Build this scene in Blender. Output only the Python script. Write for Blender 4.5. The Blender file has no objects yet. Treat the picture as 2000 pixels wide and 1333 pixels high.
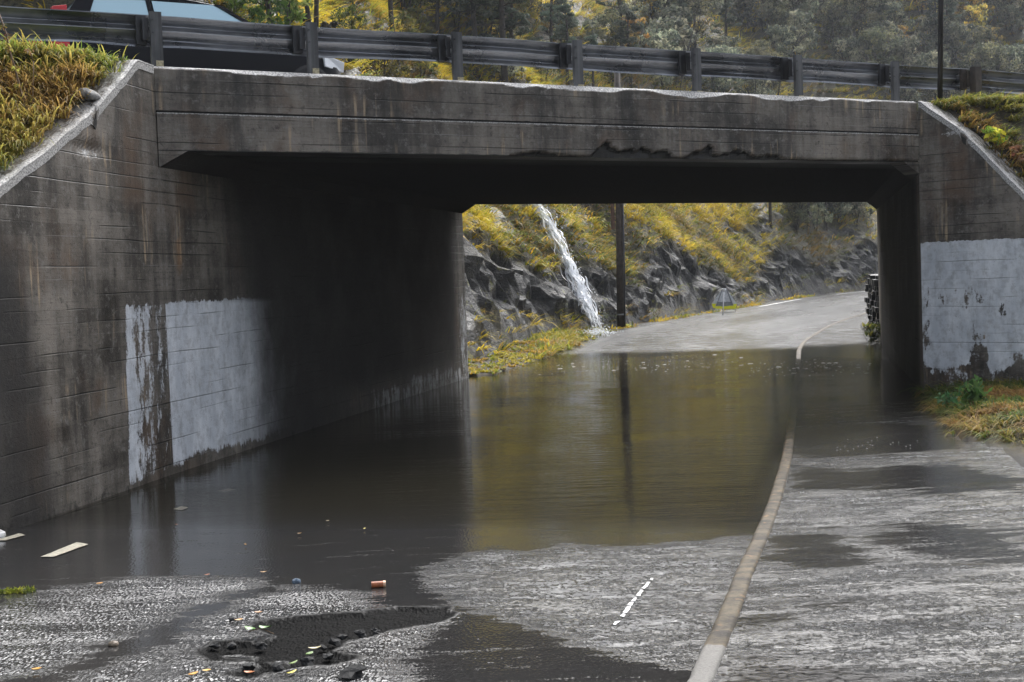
import bpy, bmesh, math, random
import numpy as np
from math import sin, cos, atan, atan2, radians, pi, sqrt
from mathutils import Vector, Matrix

random.seed(7); RNG = np.random.default_rng(7)
S = bpy.context.scene
COL = S.collection

# ------------------------------------------------------------------ camera
FPX = 2600.0; CAMH = 2.16
ROLL = atan(.0378); PITCH = atan(124*cos(ROLL)/FPX)
FW = np.array([0, cos(PITCH), -sin(PITCH)]); R0 = np.array([1., 0, 0]); U0 = np.cross(R0, FW)
RI = cos(ROLL)*R0 - sin(ROLL)*U0; UI = sin(ROLL)*R0 + cos(ROLL)*U0
CAM = np.array([0, 0, CAMH])
cd = bpy.data.cameras.new("camera"); cam = bpy.data.objects.new("camera", cd); COL.objects.link(cam)
cd.sensor_width = 36; cd.lens = FPX/2000*36; cd.clip_start = .1; cd.clip_end = 2000
cam.matrix_world = Matrix(((RI[0], UI[0], -FW[0], CAM[0]), (RI[1], UI[1], -FW[1], CAM[1]), (RI[2], UI[2], -FW[2], CAM[2]), (0, 0, 0, 1)))
S.camera = cam

# ------------------------------------------------------------------ light
SUN_EL = radians(50); SUN_AZ = radians(12)      # the brightest part of the cloud: ahead of the camera, high
w = bpy.data.worlds.new("World"); S.world = w; w.use_nodes = True
nt = w.node_tree; nt.nodes.clear()
sky = nt.nodes.new("ShaderNodeTexSky"); sky.sky_type = 'NISHITA'; sky.sun_disc = False
sky.sun_elevation = SUN_EL; sky.sun_rotation = SUN_AZ; sky.air_density = 1.0; sky.dust_density = 6.0; sky.ozone_density = 1.0
hs = nt.nodes.new("ShaderNodeHueSaturation"); hs.inputs['Saturation'].default_value = .45
bg = nt.nodes.new("ShaderNodeBackground"); bg.inputs['Strength'].default_value = .15
out = nt.nodes.new("ShaderNodeOutputWorld")
nt.links.new(sky.outputs[0], hs.inputs['Color']); nt.links.new(hs.outputs[0], bg.inputs['Color']); nt.links.new(bg.outputs[0], out.inputs[0])
sl = bpy.data.lights.new("sun", 'SUN'); sl.energy = 1.6; sl.angle = radians(45); sl.color = (.89, .945, 1)
so = bpy.data.objects.new("sun", sl); COL.objects.link(so)
sd = Vector((sin(SUN_AZ)*cos(SUN_EL), cos(SUN_AZ)*cos(SUN_EL), sin(SUN_EL)))
so.rotation_euler = sd.to_track_quat('Z', 'Y').to_euler()
S.view_settings.view_transform = 'Standard'; S.view_settings.look = 'None'
S.view_settings.exposure = 1.1; S.view_settings.gamma = 1
S.cycles.max_bounces = 6; S.cycles.diffuse_bounces = 3; S.cycles.glossy_bounces = 3; S.cycles.transparent_max_bounces = 8
S.cycles.volume_bounces = 0; S.cycles.volume_step_rate = 5; S.cycles.sample_clamp_indirect = 4

# ------------------------------------------------------------------ measuring helpers (used to survey the place from the photograph)
def ray(x, y):
    d = FW*FPX + RI*(x-1000) - UI*(y-666.5); return d/np.linalg.norm(d)
def onz(x, y, z=0.):
    d = ray(x, y); return CAM + d*((z-CAMH)/d[2])
def proj(P):
    v = np.asarray(P, float) - CAM; wv = v@FW
    return np.stack([1000+FPX*(v@RI)/wv, 666.5-FPX*(v@UI)/wv, wv], -1)
def onplane(x, y, p, h):       # vertical plane through p along horizontal direction h
    n = np.array([h[1], -h[0], 0]); d = ray(x, y); return CAM + d*(((p-CAM)@n)/(d@n))

# ------------------------------------------------------------------ numpy noise
def _h(ix, iy, iz, s):
    v = (ix*73856093) ^ (iy*19349663) ^ (iz*83492791) ^ (s*2654435761)
    v = v & 0xffffffff; v = ((v >> 16) ^ v)*0x45d9f3b & 0xffffffff; v = ((v >> 16) ^ v)*0x45d9f3b & 0xffffffff
    return (((v >> 16) ^ v) & 0xffffff)/float(0xffffff)
def vnoise(p, s=0):
    p = np.asarray(p, float); i = np.floor(p).astype(np.int64); f = p-i; f = f*f*(3-2*f)
    r = 0
    for dx in (0, 1):
        for dy in (0, 1):
            for dz in (0, 1):
                wt = (f[..., 0] if dx else 1-f[..., 0])*(f[..., 1] if dy else 1-f[..., 1])*(f[..., 2] if dz else 1-f[..., 2])
                r = r + wt*_h(i[..., 0]+dx, i[..., 1]+dy, i[..., 2]+dz, s)
    return r
def fbm(p, o=4, s=0):
    p = np.asarray(p, float); r = 0; a = .5; t = 0
    for k in range(o):
        r = r + a*vnoise(p, s+k*17); t += a; a *= .5; p = p*2.03+5.1
    return r/t
def sstep(a, b, x): 
    t = np.clip((x-a)/(b-a), 0, 1); return t*t*(3-2*t)

# ------------------------------------------------------------------ object helpers
def link(name, me, mat=None, parent=None):
    o = bpy.data.objects.new(name, me); COL.objects.link(o)
    if mat is not None: me.materials.append(mat)
    if parent is not None: o.parent = parent; o.matrix_parent_inverse = parent.matrix_world.inverted()
    return o
def tag(o, label, cat, group=None):
    o['label'] = label; o['category'] = cat
    if group: o['group'] = group
    return o
def empty(name, label, cat, loc, group=None):
    o = bpy.data.objects.new(name, None); COL.objects.link(o); o.location = loc; o.empty_display_size = .2
    o.matrix_world = Matrix.Translation(Vector(loc)); return tag(o, label, cat, group)
def struct(o, k='structure'): o['kind'] = k; return o
def mesh_np(name, V, T, uv=None, attrs=None, col=None, smooth=True):
    """triangles or quads as an int array"""
    V = np.asarray(V, np.float32); T = np.asarray(T, np.int32); k = T.shape[1]
    me = bpy.data.meshes.new(name); me.vertices.add(len(V)); me.vertices.foreach_set('co', V.ravel())
    me.loops.add(T.size); me.loops.foreach_set('vertex_index', T.ravel())
    me.polygons.add(len(T)); me.polygons.foreach_set('loop_start', np.arange(len(T), dtype=np.int32)*k)
    me.polygons.foreach_set('loop_total', np.full(len(T), k, np.int32))
    me.polygons.foreach_set('use_smooth', np.full(len(T), smooth, bool))
    if uv is not None:
        l = me.uv_layers.new(name='UVMap'); l.data.foreach_set('uv', np.asarray(uv, np.float32)[T.ravel()].ravel())
    for n, a in (attrs or {}).items():
        at = me.attributes.new(n, 'FLOAT', 'POINT'); at.data.foreach_set('value', np.asarray(a, np.float32).ravel())
    if col is not None:
        at = me.attributes.new('col', 'FLOAT_COLOR', 'POINT'); c = np.ones((len(V), 4), np.float32); c[:, :3] = col
        at.data.foreach_set('color', c.ravel())
    me.update(calc_edges=True); me.validate(); return me
def grid_faces(n, m, flip=False, base=0):
    i, j = np.meshgrid(np.arange(n-1), np.arange(m-1), indexing='ij'); a = (i*m+j).ravel()
    q = np.stack([a, a+m, a+m+1, a+1], 1) + base
    return q[:, ::-1] if flip else q
class MB:
    def __init__(s): s.v = []; s.f = []
    def add(s, V, F):
        b = len(s.v); s.v += [tuple(map(float, p)) for p in V]; s.f += [tuple(i+b for i in f) for f in F]
    def box(s, c, sx, sy, sz, ax=(1, 0, 0), ay=(0, 1, 0), az=(0, 0, 1)):
        c, ax, ay, az = map(lambda q: np.asarray(q, float), (c, ax, ay, az)); V = []
        for x in (-.5, .5):
            for y in (-.5, .5):
                for z in (-.5, .5): V.append(c+ax*x*sx+ay*y*sy+az*z*sz)
        s.add(V, [(0, 1, 3, 2), (4, 6, 7, 5), (0, 4, 5, 1), (2, 3, 7, 6), (0, 2, 6, 4), (1, 5, 7, 3)])
    def tube(s, pts, rad, n=8, cap=True):
        pts = [np.asarray(p, float) for p in pts]; rad = rad if hasattr(rad, '__len__') else [rad]*len(pts); V = []; F = []
        for i, p in enumerate(pts):
            t = pts[min(i+1, len(pts)-1)]-pts[max(i-1, 0)]; t /= np.linalg.norm(t)+1e-9
            a = np.cross(t, (0, 0, 1.)) if abs(t[2]) < .95 else np.cross(t, (1., 0, 0)); a /= np.linalg.norm(a); b = np.cross(t, a)
            for k in range(n): V.append(p+rad[i]*(a*cos(2*pi*k/n)+b*sin(2*pi*k/n)))
        for i in range(len(pts)-1):
            for k in range(n): F.append((i*n+k, i*n+(k+1) % n, (i+1)*n+(k+1) % n, (i+1)*n+k))
        if cap: F.append(tuple(range(n))[::-1]); F.append(tuple(range((len(pts)-1)*n, len(pts)*n)))
        s.add(V, F)
    def prism(s, P, Q):            # two matching outlines
        n = len(P); s.add(list(P)+list(Q), [tuple(range(n))[::-1], tuple(range(n, 2*n))]+[(i, (i+1) % n, n+(i+1) % n, n+i) for i in range(n)])
    def build(s, name, mat, parent=None, bevel=0, smooth=False, origin=None):
        me = bpy.data.meshes.new(name); me.from_pydata(s.v, [], s.f); me.update()
        bm = bmesh.new(); bm.from_mesh(me); bmesh.ops.recalc_face_normals(bm, faces=bm.faces); bm.to_mesh(me); bm.free()
        if smooth: me.polygons.foreach_set('use_smooth', [True]*len(me.polygons))
        if origin is not None:
            me.transform(Matrix.Translation(-Vector(origin)))
        o = link(name, me, mat)
        if origin is not None: o.matrix_world = Matrix.Translation(Vector(origin))
        if parent is not None: o.parent = parent; o.matrix_parent_inverse = parent.matrix_world.inverted()
        if bevel:
            b = o.modifiers.new('bevel', 'BEVEL'); b.width = bevel; b.segments = 2; b.limit_method = 'ANGLE'
        return o

# ------------------------------------------------------------------ node helpers
class NT:
    def __init__(s, name):
        s.m = bpy.data.materials.new(name); s.m.use_nodes = True; s.t = s.m.node_tree; s.t.nodes.clear()
        s.o = s.n('OutputMaterial'); s.p = s.n('BsdfPrincipled'); s.l(s.p.outputs[0], s.o.inputs[0])
    def n(s, k, **kw):
        nd = s.t.nodes.new('ShaderNode'+k)
        for a, v in kw.items(): setattr(nd, a, v)
        return nd
    def l(s, a, b): s.t.links.new(a, b)
    def put(s, sock, v):
        if hasattr(v, 'is_output') or isinstance(v, bpy.types.NodeSocket): s.l(v, sock)
        else: sock.default_value = v
    def P(s, **kw):
        for k, v in kw.items():
            nm = {'base': 'Base Color', 'rough': 'Roughness', 'metal': 'Metallic', 'ior': 'IOR', 'spec': 'Specular IOR Level', 'normal': 'Normal', 'alpha': 'Alpha',
                  'coat': 'Coat Weight', 'coatr': 'Coat Roughness', 'coatn': 'Coat Normal', 'sub': 'Subsurface Weight', 'trans': 'Transmission Weight', 'emis': 'Emission Color', 'emiss': 'Emission Strength'}[k]
            if isinstance(v, tuple) and len(v) == 3: v = (*v, 1)
            s.put(s.p.inputs[nm], v)
        return s
    def math(s, op, a, b=0., c=None, clamp=False):
        nd = s.n('Math', operation=op, use_clamp=clamp); s.put(nd.inputs[0], a); s.put(nd.inputs[1], b)
        if c is not None: s.put(nd.inputs[2], c)
        return nd.outputs[0]
    def ramp(s, v, a, b, lo=0., hi=1.):
        nd = s.n('MapRange', interpolation_type='SMOOTHSTEP'); s.put(nd.inputs[0], v); s.put(nd.inputs[1], a); s.put(nd.inputs[2], b); s.put(nd.inputs[3], lo); s.put(nd.inputs[4], hi)
        return nd.outputs[0]
    def mix(s, f, a, b, mode='MIX'):
        nd = s.n('Mix', data_type='RGBA', blend_type=mode); s.put(nd.inputs[0], f)
        for i, v in ((6, a), (7, b)):
            if isinstance(v, tuple) and len(v) == 3: v = (*v, 1)
            s.put(nd.inputs[i], v)
        return nd.outputs[2]
    def obj(s): return s.n('TexCoord').outputs['Object']
    def uv(s): return s.n('TexCoord').outputs['UV']
    def map(s, v, sc=(1, 1, 1), loc=(0, 0, 0), rot=(0, 0, 0)):
        nd = s.n('Mapping'); s.l(v, nd.inputs[0]); nd.inputs['Scale'].default_value = sc; nd.inputs['Location'].default_value = loc; nd.inputs['Rotation'].default_value = rot; return nd.outputs[0]
    def noise(s, v, sc, det=4, rough=.55, dist=0.):
        nd = s.n('TexNoise'); s.l(v, nd.inputs['Vector']); nd.inputs['Scale'].default_value = sc; nd.inputs['Detail'].default_value = det
        nd.inputs['Roughness'].default_value = rough; nd.inputs['Distortion'].default_value = dist; return nd.outputs[0]
    def voro(s, v, sc, feat='F1', o='Distance'):
        nd = s.n('TexVoronoi', feature=feat); s.l(v, nd.inputs['Vector']); nd.inputs['Scale'].default_value = sc; return nd.outputs[o]
    def attr(s, n, o='Fac'): nd = s.n('Attribute', attribute_name=n); return nd.outputs[o]
    def bump(s, h, strength=.5, dist=.02, nrm=None):
        nd = s.n('Bump'); s.put(nd.inputs['Strength'], strength); s.put(nd.inputs['Distance'], dist); s.l(h, nd.inputs['Height'])
        if nrm is not None: s.l(nrm, nd.inputs['Normal'])
        return nd.outputs[0]
    def sep(s, v): nd = s.n('SeparateXYZ'); s.l(v, nd.inputs[0]); return nd.outputs

def simple(name, base, rough=.5, metal=0., var=.0, scale=8., bump=0.):
    m = NT(name); v = m.obj(); n = m.noise(v, scale, 5)
    b = m.mix(m.ramp(n, .3, .7), tuple(c*(1-var) for c in base), tuple(min(1, c*(1+var)) for c in base)) if var else base
    m.P(base=b, rough=rough, metal=metal)
    if bump: m.P(normal=m.bump(n, bump, .01))
    return m.m

# ------------------------------------------------------------------ materials
def concrete_mat():
    m = NT('board_marked_concrete'); uv = m.uv(); x, y, z = m.sep(uv)
    big = m.noise(m.map(uv, (.8, .8, 1)), 1.0, 6, .65)
    streak = m.noise(m.map(uv, (3.2, .22, 1)), 1.0, 5, .6)
    streak2 = m.noise(m.map(uv, (9., .5, 1), (3, 1, 0)), 1.0, 4, .6)
    fine = m.noise(uv, 28, 5, .7)
    # boards
    wob = m.math('MULTIPLY', m.noise(m.map(uv, (.5, 4, 1)), 1.0, 2), .05)
    bv = m.math('DIVIDE', m.math('ADD', y, wob), .145)
    fr = m.math('FRACT', bv); fl = m.math('FLOOR', bv)
    edge = m.math('MINIMUM', fr, m.math('SUBTRACT', 1., fr))
    patch = m.ramp(m.noise(m.map(uv, (.55, 5.5, 1), (7, 2, 0)), 1.0, 3, .6), .47, .6)
    line = m.math('MULTIPLY', m.ramp(edge, .0, .07, 1., 0.), patch)
    cv = m.n('CombineXYZ'); m.l(m.math('FLOOR', m.math('ADD', m.math('DIVIDE', x, 1.9), m.math('MULTIPLY', fl, .37))), cv.inputs[0]); m.l(fl, cv.inputs[1])
    wn = m.n('TexWhiteNoise'); m.l(cv.outputs[0], wn.inputs['Vector']); bt = wn.outputs['Value']
    tone = m.math('ADD', m.math('MULTIPLY', big, .55), m.math('ADD', m.math('MULTIPLY', streak, .45), m.math('MULTIPLY', bt, .05)))
    c = m.mix(m.ramp(tone, .38, .68), (.026, .0215, .017), (.25, .22, .185))
    gw = m.noise(m.map(uv, (3.5, 55, 1)), 1.0, 4, .7); mid = m.noise(uv, 7, 7, .75)
    c = m.mix(m.math('MULTIPLY', m.ramp(gw, .5, .72), .45), c, (.012, .011, .010)); c = m.mix(m.math('MULTIPLY', m.ramp(mid, .52, .66), .55), c, (.24, .225, .205)); c = m.mix(m.math('MULTIPLY', m.ramp(mid, .46, .34), .6), c, (.018, .016, .014))
    # brown water stain and pale lime runs
    br = m.ramp(m.noise(m.map(uv, (1.1, .7, 1), (11, 4, 0)), 1.0, 5, .65), .5, .72)
    c = m.mix(m.math('MULTIPLY', br, .75), c, (.115, .070, .042))
    lime = m.math('MULTIPLY', m.ramp(streak2, .55, .68), m.ramp(m.noise(m.map(uv, (.6, 1.2, 1), (2, 8, 0)), 1., 4), .48, .62))
    c = m.mix(m.math('MULTIPLY', lime, .85), c, (.44, .33, .21))
    dk = m.ramp(m.noise(m.map(uv, (2.2, .35, 1), (5, 5, 0)), 1.0, 5, .7), .54, .7)
    c = m.mix(m.math('MULTIPLY', dk, .6), c, (.02, .019, .018))
    c = m.mix(m.math('MULTIPLY', m.ramp(fine, .55, .75), .35), c, (.26, .25, .24))
    c = m.mix(m.math('MULTIPLY', m.ramp(fine, .45, .25), .5), c, (.02, .02, .02))
    c = m.mix(m.attr('rust'), c, m.mix(fine, (.16, .075, .03), (.34, .20, .10)))
    # old white paint
    pn = m.math('ADD', m.math('MULTIPLY', m.noise(m.map(uv, (7, 2.2, 1)), 1.0, 7, .72), .75), m.math('MULTIPLY', fine, .25))
    pm = m.ramp(m.math('ADD', m.attr('paint'), m.math('MULTIPLY', m.math('SUBTRACT', pn, .5), 1.9)), .44, .60)
    pcol = m.mix(m.ramp(m.noise(m.map(uv, (2.4, .8, 1), (1, 9, 0)), 1., 5, .65), .35, .7), (.58, .61, .65), (.86, .88, .91))
    dirt = m.ramp(m.math('ADD', m.math('MULTIPLY', m.noise(m.map(uv, (5, 1.1, 1), (41, 3, 0)), 1., 7, .75), .6), m.math('MULTIPLY', mid, .4)), .47, .66)
    pcol = m.mix(m.math('MULTIPLY', dirt, .42), pcol, (.17, .165, .155)); c = m.mix(m.math('MULTIPLY', pm, m.ramp(mid, .64, .44, .78, .95)), c, pcol)
    c = m.mix(m.math('MULTIPLY', line, m.math('SUBTRACT', .8, m.math('MULTIPLY', pm, .45))), c, (.010, .013, .012))
    l2 = m.math('MULTIPLY', m.ramp(m.math('ABSOLUTE', m.math('SUBTRACT', fr, .12)), .0, .05, 1., 0.), m.ramp(m.noise(m.map(uv, (.7, 5.5, 1), (17, 2, 0)), 1.0, 3), .58, .68))
    c = m.mix(m.math('MULTIPLY', l2, .35), c, (.4, .39, .38))
    pit = m.ramp(m.voro(uv, 17), .05, .11, 1., 0.)
    pit = m.math('MULTIPLY', pit, m.ramp(m.noise(uv, 2.2, 3), .48, .6))
    c = m.mix(m.math('MULTIPLY', pit, .85), c, (.012, .012, .012))
    gr = m.attr('shade_grime'); c = m.mix(m.ramp(m.math('ADD', gr, m.math('MULTIPLY', m.math('SUBTRACT', m.noise(m.map(uv, (1.6, .9, 1), (31, 5, 0)), 1., 6, .65), .5), .5)), .05, .95), c, m.mix(fine, (.024, .023, .022), (.058, .055, .052)))  # near-black mix: tunnel shade painted into the colour, plus the left wing's dark zone
    # freshly broken pale edges, black wet moss
    chip = m.attr('chip'); chm = m.ramp(m.math('ADD', chip, m.math('MULTIPLY', m.math('SUBTRACT', m.noise(m.map(uv, (7, 14, 1)), 1., 7, .78), .5), 2.2)), .42, .62)
    c = m.mix(chm, c, m.mix(m.ramp(m.noise(uv, 40, 4, .7), .35, .65), (.16, .155, .15), (.62, .60, .57)))
    dka = m.ramp(m.math('ADD', m.attr('moss'), m.math('MULTIPLY', m.math('SUBTRACT', m.noise(uv, 5, 6, .7), .5), 1.1)), .4, .62)
    c = m.mix(m.math('MULTIPLY', dka, .93), c, (.009, .009, .008))
    hgt = m.math('ADD', m.math('MULTIPLY', fine, .5), m.math('MULTIPLY', m.noise(uv, 90, 3), .25))
    hgt = m.math('SUBTRACT', hgt, m.math('ADD', m.math('MULTIPLY', line, .9), m.math('MULTIPLY', pit, 1.2)))
    hgt = m.math('ADD', hgt, m.math('MULTIPLY', bt, .25))
    m.P(base=c, rough=m.math('ADD', m.ramp(big, .3, .7, .42, .7), m.math('MULTIPLY', gr, .25)), spec=m.math('SUBTRACT', .35, m.math('MULTIPLY', gr, .32)), normal=m.bump(hgt, .8, .012))
    return m.m
M = {}
M['concrete'] = concrete_mat()
M['steel'] = None
def steel_mat(name, a, b, rough=(.25, .5), met=.65, sc=(14, 14, .8)):
    m = NT(name); v = m.obj(); n = m.noise(v, 1.6, 6, .65); st = m.noise(m.map(v, sc), 1., 4)
    m.P(base=m.mix(m.ramp(m.math('ADD', m.math('MULTIPLY', n, .5), m.math('MULTIPLY', st, .5)), .35, .65), a, b), metal=met, rough=m.ramp(n, .3, .7, *rough), normal=m.bump(m.noise(v, 60, 3), .12, .004)); return m.m
M['galv'] = steel_mat('weathered_galvanised_steel', (.10, .105, .115), (.34, .35, .375), (.2, .4), .85, (.8, .8, 26))
M['post'] = steel_mat('dull_galvanised_post', (.05, .05, .052), (.16, .162, .165), (.45, .7))
M['darksteel'] = steel_mat('dark_wet_steel', (.03, .03, .032), (.08, .08, .085))
M['mortar'] = simple('yellowed_mortar', (.42, .37, .24), .85, 0, .4, 30, .4)
M['paleconc'] = simple('broken_pale_concrete', (.24, .235, .225), .85, 0, .45, 18, .6)
M['wood'] = simple('wet_grey_brown_wood', (.055, .042, .033), .7, 0, .5, 6, .4)
M['bark'] = simple('wet_dark_bark', (.032, .027, .024), .8, 0, .5, 9, .6)
M['white'] = simple('white_plastic', (.8, .8, .8), .35, 0, .05)
M['black'] = simple('black_rubber', (.012, .012, .013), .7, 0, .2)
M['signgrey'] = simple('grey_sign_back', (.62, .63, .64), .55, .2, .2, 12)
M['signdark'] = simple('dark_sign_leg', (.22, .225, .24), .6, .1, .2, 12)
M['signyel'] = simple('fluorescent_yellow_plate', (.85, .82, .01), .5, 0, .12, 20)
M['carpaint'] = NT('black_blue_car_paint').P(base=(.003, .0035, .006), rough=.3, spec=.15).m
M['carglass'] = NT('painted_sky_car_glass').P(base=(.42, .60, .68), rough=.12, metal=.35).m  # reflected sky is painted in as a pale blue base colour
M['bumper'] = simple('pale_silver_bumper', (.34, .35, .38), .3, .3)
M['red'] = simple('red_lamp_lens', (.55, .015, .02), .2)
M['lampglass'] = simple('clear_lamp_lens', (.8, .82, .85), .12)
M['rim'] = simple('grey_wheel_rim', (.17, .17, .18), .4, .5)
M['plate'] = simple('white_number_plate', (.75, .75, .74), .4)
M['brown'] = simple('orange_brown_tube', (.34, .10, .035), .45, 0, .3, 60)
M['bluestone'] = simple('blue_grey_pebble', (.10, .14, .19), .35, 0, .4, 40)
M['palestone'] = simple('pale_pebble', (.6, .6, .6), .5, 0, .2, 40)
M['stone'] = simple('dark_stacked_stone', (.008, .008, .008), .6, 0, .6, 5, .8)
def col_mat(name, rough=.6, sub=0., gain=1.0, objvar=0.):
    m = NT(name); c = m.attr('col', 'Color')
    if objvar:
        r = m.n('ObjectInfo').outputs['Random']; h = m.n('HueSaturation'); m.l(c, h.inputs['Color'])
        m.l(m.ramp(r, 0, 1, 1-objvar, 1+objvar*.8), h.inputs['Value']); m.l(m.ramp(r, 0, 1, .48, .52), h.inputs['Hue']); c = h.outputs[0]
    m.P(base=c, rough=rough, spec=.25)
    tr = m.n('BsdfTranslucent'); m.l(c, tr.inputs['Color']); mx = m.n('MixShader'); mx.inputs[0].default_value = .55
    m.l(m.p.outputs[0], mx.inputs[1]); m.l(tr.outputs[0], mx.inputs[2]); m.l(mx.outputs[0], m.o.inputs[0]); return m.m
M['grass'] = col_mat('wet_autumn_grass', .5); M['leaf'] = col_mat('foliage', .5, objvar=.35)
# ------------------------------------------------------------------ the survey: frame of the underpass
T_ = np.array([.2193, .9757, 0]); R_ = np.array([.9757, -.2193, 0]); U_ = np.array([.866, .5, 0]); N_ = np.array([-.5, .866, 0])
P0 = np.array([-4.04, 15.6, 0]); SPAN = 12.45; P1 = P0+U_*SPAN; TL = 13.95
Z_TOP, Z_GR, Z_SOF, Z_HAU = 4.78, 4.245, 3.79, 3.60
W1 = np.array([-.19, -.982, 0]); W1 /= np.linalg.norm(W1); W2 = np.array([.7071, -.7071, 0])

# centre line of the lower road: heading by distance a along it (a=0 at the near portal)
AS = np.arange(-30, 150.01, .25)
def heading(a):
    return radians(12.67) + radians(10.3)*sstep(22, 46, a) + radians(42)*np.clip((a-64)/56, 0, 1)
def _integ():
    hd = heading(AS); dx = np.sin(hd)*.25; dy = np.cos(hd)*.25
    x = np.cumsum(dx)-dx; y = np.cumsum(dy)-dy
    i0 = np.argmin(abs(AS)); return x-x[i0]+P0[0], y-y[i0]+P0[1]
CX, CY = _integ()
def road_xy(a, b):
    a = np.asarray(a, float); h = heading(a)
    return np.interp(a, AS, CX)+np.cos(h)*b, np.interp(a, AS, CY)-np.sin(h)*b
ZA = [-40, -12, -8.5, -3.6, 0, 4, 10, 16, 21.5, 30, 60, 110, 150]
ZZ = [.95, .36, .22, .0, -.065, -.12, -.2, -.15, .0, .07, .16, .5, .9]
def road_z(a): 
    a = np.asarray(a, float); return sum(np.interp(a+o, ZA, ZZ) for o in (-.8, 0, .8))/3
def ab(P):        # nearest road coordinates for near points (straight part)
    d = np.asarray(P, float)-P0; return d@T_, d@R_
def onroad(x, y, lift=0.):
    z = 0.
    for _ in range(8):
        P = onz(x, y, z); a, b = ab(P); z = float(road_z(a))+lift
    return onz(x, y, z)
KB = 7.0; KW = .12; KH = .10          # kerb position, width, height
def kb(a): return np.interp(a, [-9.5, -8.3, -7, -5.5, -4, -2, 1, 20.5, 23.4, 27.6, 33.8, 41.8, 60], [6.70, 6.77, 6.81, 6.84, 6.89, 6.95, 7., 7., 7.15, 7.5, 7.85, 8.1, 8.2])
def foot_z(a, b): return road_z(a)+KH-.015+.02*(np.asarray(b)-KB)

# signed distance to a polygon (positive inside), world XY
def sdf(X, Y, poly):
    poly = np.asarray(poly)[:, :2]; n = len(poly); d = np.full(X.shape, 1e9); ins = np.zeros(X.shape, bool)
    for i in range(n):
        a = poly[i]; b = poly[(i+1) % n]; e = b-a; L = e@e+1e-12
        t = np.clip(((X-a[0])*e[0]+(Y-a[1])*e[1])/L, 0, 1)
        d = np.minimum(d, np.hypot(X-a[0]-t*e[0], Y-a[1]-t*e[1]))
        c = ((a[1] > Y) != (b[1] > Y)) & (X < (b[0]-a[0])*(Y-a[1])/(b[1]-a[1]+1e-12)+a[0]); ins ^= c
    return np.where(ins, d, -d)
def gpoly(pts, lift=0.): return [onroad(x, y, lift) for x, y in pts]


# ================================================================== ROAD, FOOTWAY, KERB, WATER
def asphalt_mat(name):
    m = NT(name); v = m.obj()
    film0 = m.attr('film'); flow = m.attr('flow'); pot = m.attr('pot')
    big = m.noise(v, .9, 6, .6); gv = m.map(v, (62, 30, 30)); g1 = m.noise(gv, 1.0, 3, .65); g2 = m.voro(gv, .9)
    edge = m.math('ADD', m.math('MULTIPLY', m.math('SUBTRACT', m.noise(m.map(v, (1.3, 6, 1)), 1.0, 7, .75), .5), 2.0), m.math('MULTIPLY', m.math('SUBTRACT', g1, .5), .9))
    film1 = m.ramp(m.math('ADD', film0, edge), .22, .84)
    spg = m.noise(m.map(v, (74, 27, 1)), 1.0, 3, .6); spf = m.noise(m.map(v, (23, 22, 1), rot=(0, 0, radians(-5))), 1.0, 6, .72, 1.0)
    dens = m.math('MULTIPLY', m.math('SUBTRACT', m.noise(m.map(v, (1.1, 3.0, 1), (4, 1, 0)), 1.0, 6, .7), .5), m.math('ADD', .45, m.math('MULTIPLY', flow, .42)))
    sp = m.ramp(m.math('ADD', m.math('ADD', m.math('MULTIPLY', spg, m.math('SUBTRACT', 1., flow)), m.math('MULTIPLY', spf, flow)), m.math('SUBTRACT', dens, m.math('MULTIPLY', flow, .02))), .45, .57)
    film = m.math('MULTIPLY', film1, m.math('ADD', .17, m.math('MULTIPLY', sp, .83)))
    agg = m.voro(v, 75); agg2 = m.noise(v, 55, 4, .7)
    c = m.mix(m.ramp(agg2, .35, .7), (.012, .012, .0125), (.045, .044, .043))
    c = m.mix(m.math('MULTIPLY', m.ramp(agg, .12, .2, 1., 0.), m.ramp(m.noise(v, 25, 2), .42, .6)), c, (.15, .145, .14))
    c = m.mix(m.ramp(big, .35, .7), c, m.mix(.45, c, (.03, .028, .025)))
    c = m.mix(m.attr('silt'), c, m.mix(m.ramp(m.noise(v, 3.2, 7, .75), .4, .62), (.022, .022, .024), (.085, .085, .09)))
    c = m.mix(pot, c, m.mix(m.ramp(agg2, .4, .7), (.004, .004, .004), (.014, .0135, .013)))
    # grain standing through the thin film, and wind ripples on the running film
    grain = m.math('ADD', m.math('MULTIPLY', g1, .55), m.math('MULTIPLY', g2, .6))
    rip = m.noise(m.map(v, (24, 19, 1), rot=(0, 0, radians(-6))), 1.0, 5, .74, 1.2)
    rip2 = m.noise(m.map(v, (1.2, 6.5, 1), (4, 1, 0)), 1.0, 5, .65)
    wet = m.math('ADD', m.math('MULTIPLY', grain, m.math('SUBTRACT', .020, m.math('MULTIPLY', flow, .008))), m.math('MULTIPLY', rip, m.math('MULTIPLY', flow, .045)))
    wet = m.math('MULTIPLY', wet, m.math('ADD', .05, m.math('MULTIPLY', film, m.ramp(rip2, .32, .68, .35, 1.2))))
    wet = m.math('ADD', wet, m.math('MULTIPLY', grain, m.math('MULTIPLY', pot, .02)))
    nb = m.bump(wet, 1.0, 1.0)
    m.P(base=c, rough=m.math('ADD', .05, m.math('ADD', m.math('MULTIPLY', film, .29), m.math('ADD', m.math('MULTIPLY', pot, .5), m.math('MULTIPLY', m.attr('silt'), .29)))), ior=m.math('ADD', 1.42, m.math('MULTIPLY', film, m.math('ADD', 1.25, m.math('MULTIPLY', flow, .45)))), spec=m.math('SUBTRACT', m.math('SUBTRACT', .5, m.math('MULTIPLY', pot, .48)), m.math('MULTIPLY', m.attr('silt'), .40), clamp=True), normal=nb)
    return m.m
M['road'] = M['footway'] = asphalt_mat('wet_asphalt')

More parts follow.
